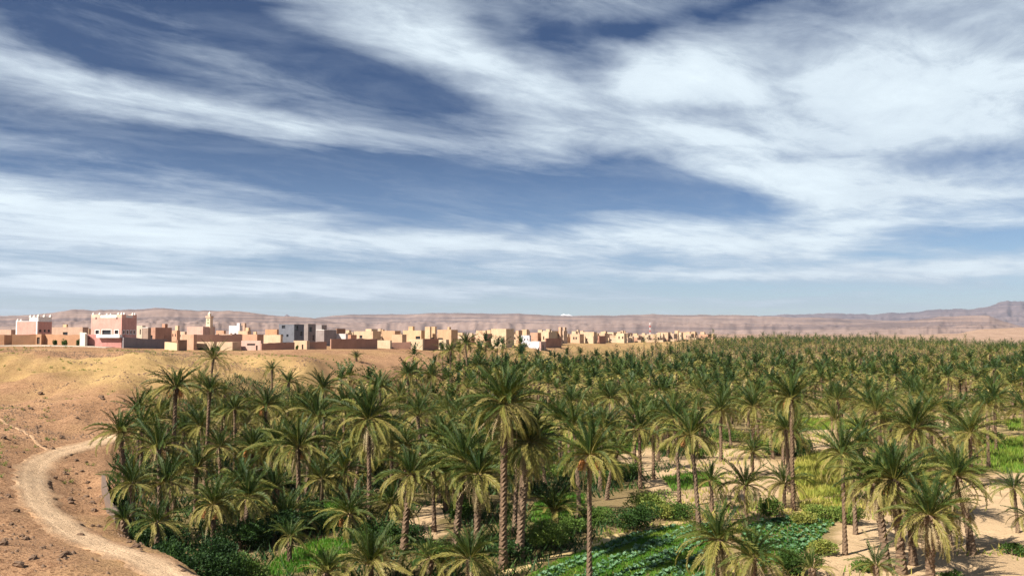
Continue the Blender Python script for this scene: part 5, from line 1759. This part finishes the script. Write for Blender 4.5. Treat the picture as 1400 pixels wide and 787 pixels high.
for q in ((905, 640, 128, 44, 14, 'dry yellow bush at the back of the sandy clearing, left', .85), (1000, 606, 140, 46, 16, 'olive bush behind the short palm in the clearing', .55), (960, 628, 122, 40, 14, 'low olive bush left of the short palm in the clearing', .6),
          (850, 655, 104, 60, 22, 'olive thicket at the foot of the dark straight trunk', .5), (820, 665, 98, 50, 22, 'green thicket left of the dark straight trunk', .4), (765, 640, 104, 60, 20, 'dry olive thicket in the gap right of the giant palm', .65), (740, 662, 92, 50, 20, 'dark thicket at the foot of the giant pair', .15),
          (1190, 640, 108, 60, 22, 'yellow-green thicket right of the grain field', .8), (1215, 622, 122, 50, 20, 'olive thicket behind the wide palm with grey dead fronds', .55), (1290, 630, 115, 60, 18, 'yellow-green thicket right of the wide palm with grey dead fronds', .78), (1325, 640, 108, 40, 16, 'green bush before the low spreading palm', .6),
          (1050, 690, 84, 40, 24, 'olive bush at the foot of the tall silvery palm', .55), (1100, 700, 80, 40, 16, 'tawny dry bush below the grain field', .92), (900, 705, 82, 50, 20, 'dry tawny bush at the back corner of the cabbage field', .88), (1180, 760, 64, 30, 14, 'small grey-green tuft bush on the sand left of the shaggy pair', .5),
          (1300, 775, 61, 40, 16, 'small olive bush at the foot of the low splayed palm', .5), (1385, 735, 69, 34, 16, 'small grey-green bush by the lone palm at the right edge', .4), (600, 752, 66, 50, 24, 'olive bush on the sandy patch near the thick lit trunk', .5), (560, 735, 72, 50, 26, 'dark bush beside the thick lit trunk', .2), (700, 760, 66, 60, 30, 'dark bush between the giant pair and the cabbage path', .12), (520, 735, 72, 60, 30, 'green bush at the foot of the long bare trunk', .3),
          (200, 700, 68, 60, 34, 'dark shrub under the low bushy palm by the irrigation wall', .08), (165, 680, 76, 40, 30, 'dark shrub between the irrigation wall and the leftmost palm', .1), (235, 700, 70, 60, 40, 'dark shrub at the foot of the tall palm with dates', .12), (420, 690, 80, 60, 30, 'dark shrub behind the small bright grass plot', .1)):
    shrub(*q, dens=.8)

# dead leaves lying where they fell
n = 1500
fy = 58 + (135 - 58) * gr.uniform(0, 1, n) ** .8
fx = gr.uniform(-.5, .62, n) * fy
k = (bank_d(fx, fy) > 2) & ~np.any([inside(p, fx, fy) for p in FIELDS.values()], axis=0)
k &= np.array([not free(a, b, 4.5) for a, b in zip(fx, fy)])
fx, fy = fx[k][:320], fy[k][:320]
Vs, Fs, Ts, b0 = [], [], [], 0
fg = gz(fx, fy)
lf = [frond_geo(gr, 2.6, .35, 14, .07, .9, .05, .32, .1, gr.uniform(-.6, .6)) for _ in range(5)]
for a, b, c in zip(fx, fy, fg):
    v, f, t = lf[int(gr.integers(5))]
    q = gr.uniform(0, 6.28)
    Vs.append(np.c_[v[:, 0] * cos(q) - v[:, 1] * sin(q) + a, v[:, 0] * sin(q) + v[:, 1] * cos(q) + b, v[:, 2] * .5 + c + .22])
    Fs += [tuple(i + b0 for i in ff) for ff in f]
    Ts.append(t)
    b0 += len(v)
tag(link('fallen_fronds', new_mesh('fallen_fronds', np.vstack(Vs), Fs, M_PALM, False, {'tone': np.clip(np.concatenate(Ts), 0, 1)})), kind='stuff')

# stones on the dry slope
sr = np.random.default_rng(19)


def stone_mesh(rng):
    V = []
    for i in range(4):
        for k in range(6):
            a = k * pi / 3 + i * .5
            r = (.62, 1.0, .85, .35)[i] * rng.uniform(.75, 1.2)
            V.append((cos(a) * r, sin(a) * r * .8, (-.35, 0, .42, .66)[i] + rng.uniform(-.08, .08)))
    Fc = [(i * 6 + k, i * 6 + (k + 1) % 6, i * 6 + 6 + (k + 1) % 6, i * 6 + 6 + k) for i in range(3) for k in range(6)]
    Fc.append(tuple(18 + k for k in range(6)))
    return new_mesh('stone', V, Fc, M_STONE)


STONES = [stone_mesh(sr) for _ in range(6)]
cand = [(10, 680), (22, 655), (60, 612), (72, 616), (32, 620), (50, 618), (8, 625), (97, 690), (95, 683), (88, 650), (75, 655), (120, 660), (122, 668), (118, 680), (30, 735), (36, 738), (90, 760), (85, 764), (22, 700), (12, 640), (42, 560), (16, 556), (105, 572), (50, 586), (35, 470), (140, 548),
        (110, 735), (126, 720), (135, 722), (100, 640), (104, 652), (112, 645), (126, 690), (15, 720), (5, 745), (60, 750), (45, 765), (25, 775), (5, 600), (20, 610), (128, 702), (84, 600), (55, 540), (138, 545), (145, 550), (180, 545), (92, 622), (104, 630), (118, 632), (250, 784), (192, 752), (185, 748), (176, 742)]
groups = {}
for i, (px, py) in enumerate(cand):
    r = ray(px, py)
    t = 30.0
    while t < 400:
        p = CAM + r * t
        if p[2] < gz1(p[0], p[1]):
            break
        t += .8
    s = sr.uniform(.12, .34) * (1.0 if py > 600 else 1.5)
    where = ('beyond the road bend on the open slope' if py < 600 else ('inside the road bend, between road and grove' if px > 70 and py < 725 else ('along the foot of the bank by the grove' if px > 100 else 'on the slope left of the road')))
    size = 'larger' if s > .24 else 'small'
    o = link('stone', STONES[i % 6], None, (p[0], p[1], gz1(p[0], p[1]) + .1 * s), (sr.uniform(-.2, .2), sr.uniform(-.2, .2), sr.uniform(0, 6.28)), s)
    tag(o, f'{size} brown stone lying {where}', 'stone', f'{size} stones {where}')
n = 40000
gy = 44 + (190 - 44) * sr.uniform(0, 1, n) ** .6
gx = sr.uniform(-.62, .02, n) * gy
d = bank_d(gx, gy)
rd = line_dist(ROADL, gx, gy)
cl = fbm(gx / 6, gy / 6, 3)
ok = (d < .5) & (rd > 2.6) & (cl > -.12) & ~((gy > 125) & (gy < 168) & (cl < .25))
gx, gy = gx[ok][:14000], gy[ok][:14000]
gzv = gz(gx, gy)
s = .035 + .15 * sr.uniform(0, 1, len(gx)) ** 3 + .0003 * gy
tv = np.array([(1, 0, -.3), (-.5, .87, -.3), (-.5, -.87, -.3), (.45, .2, .6), (-.4, .1, .65), (.0, -.4, .5)])
tf = np.array([(0, 1, 3), (1, 4, 3), (1, 2, 4), (2, 5, 4), (2, 0, 5), (0, 3, 5), (3, 4, 5)])
a = sr.uniform(0, 6.28, len(gx))
j = sr.uniform(.7, 1.3, (len(gx), 6, 3))
vv = tv[None] * j
X = (vv[..., 0] * np.cos(a)[:, None] - vv[..., 1] * np.sin(a)[:, None]) * s[:, None] + gx[:, None]
Y = (vv[..., 0] * np.sin(a)[:, None] + vv[..., 1] * np.cos(a)[:, None]) * s[:, None] + gy[:, None]
Z = vv[..., 2] * s[:, None] + gzv[:, None]
me = new_mesh('gravel', np.stack([X, Y, Z], -1).reshape(-1, 3), (tf[None] + 6 * np.arange(len(gx))[:, None, None]).reshape(-1, 3), M_STONE)
tag(link('gravel', me), kind='stuff')

n = 2600
ty = 50 + (200 - 50) * sr.uniform(0, 1, n) ** .7
tx = sr.uniform(-.6, .0, n) * ty
k = (bank_d(tx, ty) < -.5) & (line_dist(ROADL, tx, ty) > 2.4) & (fbm(tx / 9 + 4, ty / 9, 3) > .12)
blades('dry_scrub', np.c_[tx, ty][k][:420], .34, .035, .80, gr, .8, M_BUSH, per=14, tvar=.15)

# ------------------------------------------------------------------ the air
HAZE = 4.0e-5
hz = MB().box(-15900, 15900, -880, 16400, -22, 620)
m = bpy.data.materials.new('air_haze')
m.use_nodes = True
m.node_tree.nodes.clear()
o_ = m.node_tree.nodes.new('ShaderNodeOutputMaterial')
pv = m.node_tree.nodes.new('ShaderNodeVolumePrincipled')
pv.inputs['Color'].default_value = (.70, .80, 1.0, 1)
pv.inputs['Density'].default_value = HAZE
pv.inputs['Anisotropy'].default_value = .3
m.node_tree.links.new(pv.outputs[0], o_.inputs['Volume'])
tag(hz.obj('haze', m), kind='stuff')
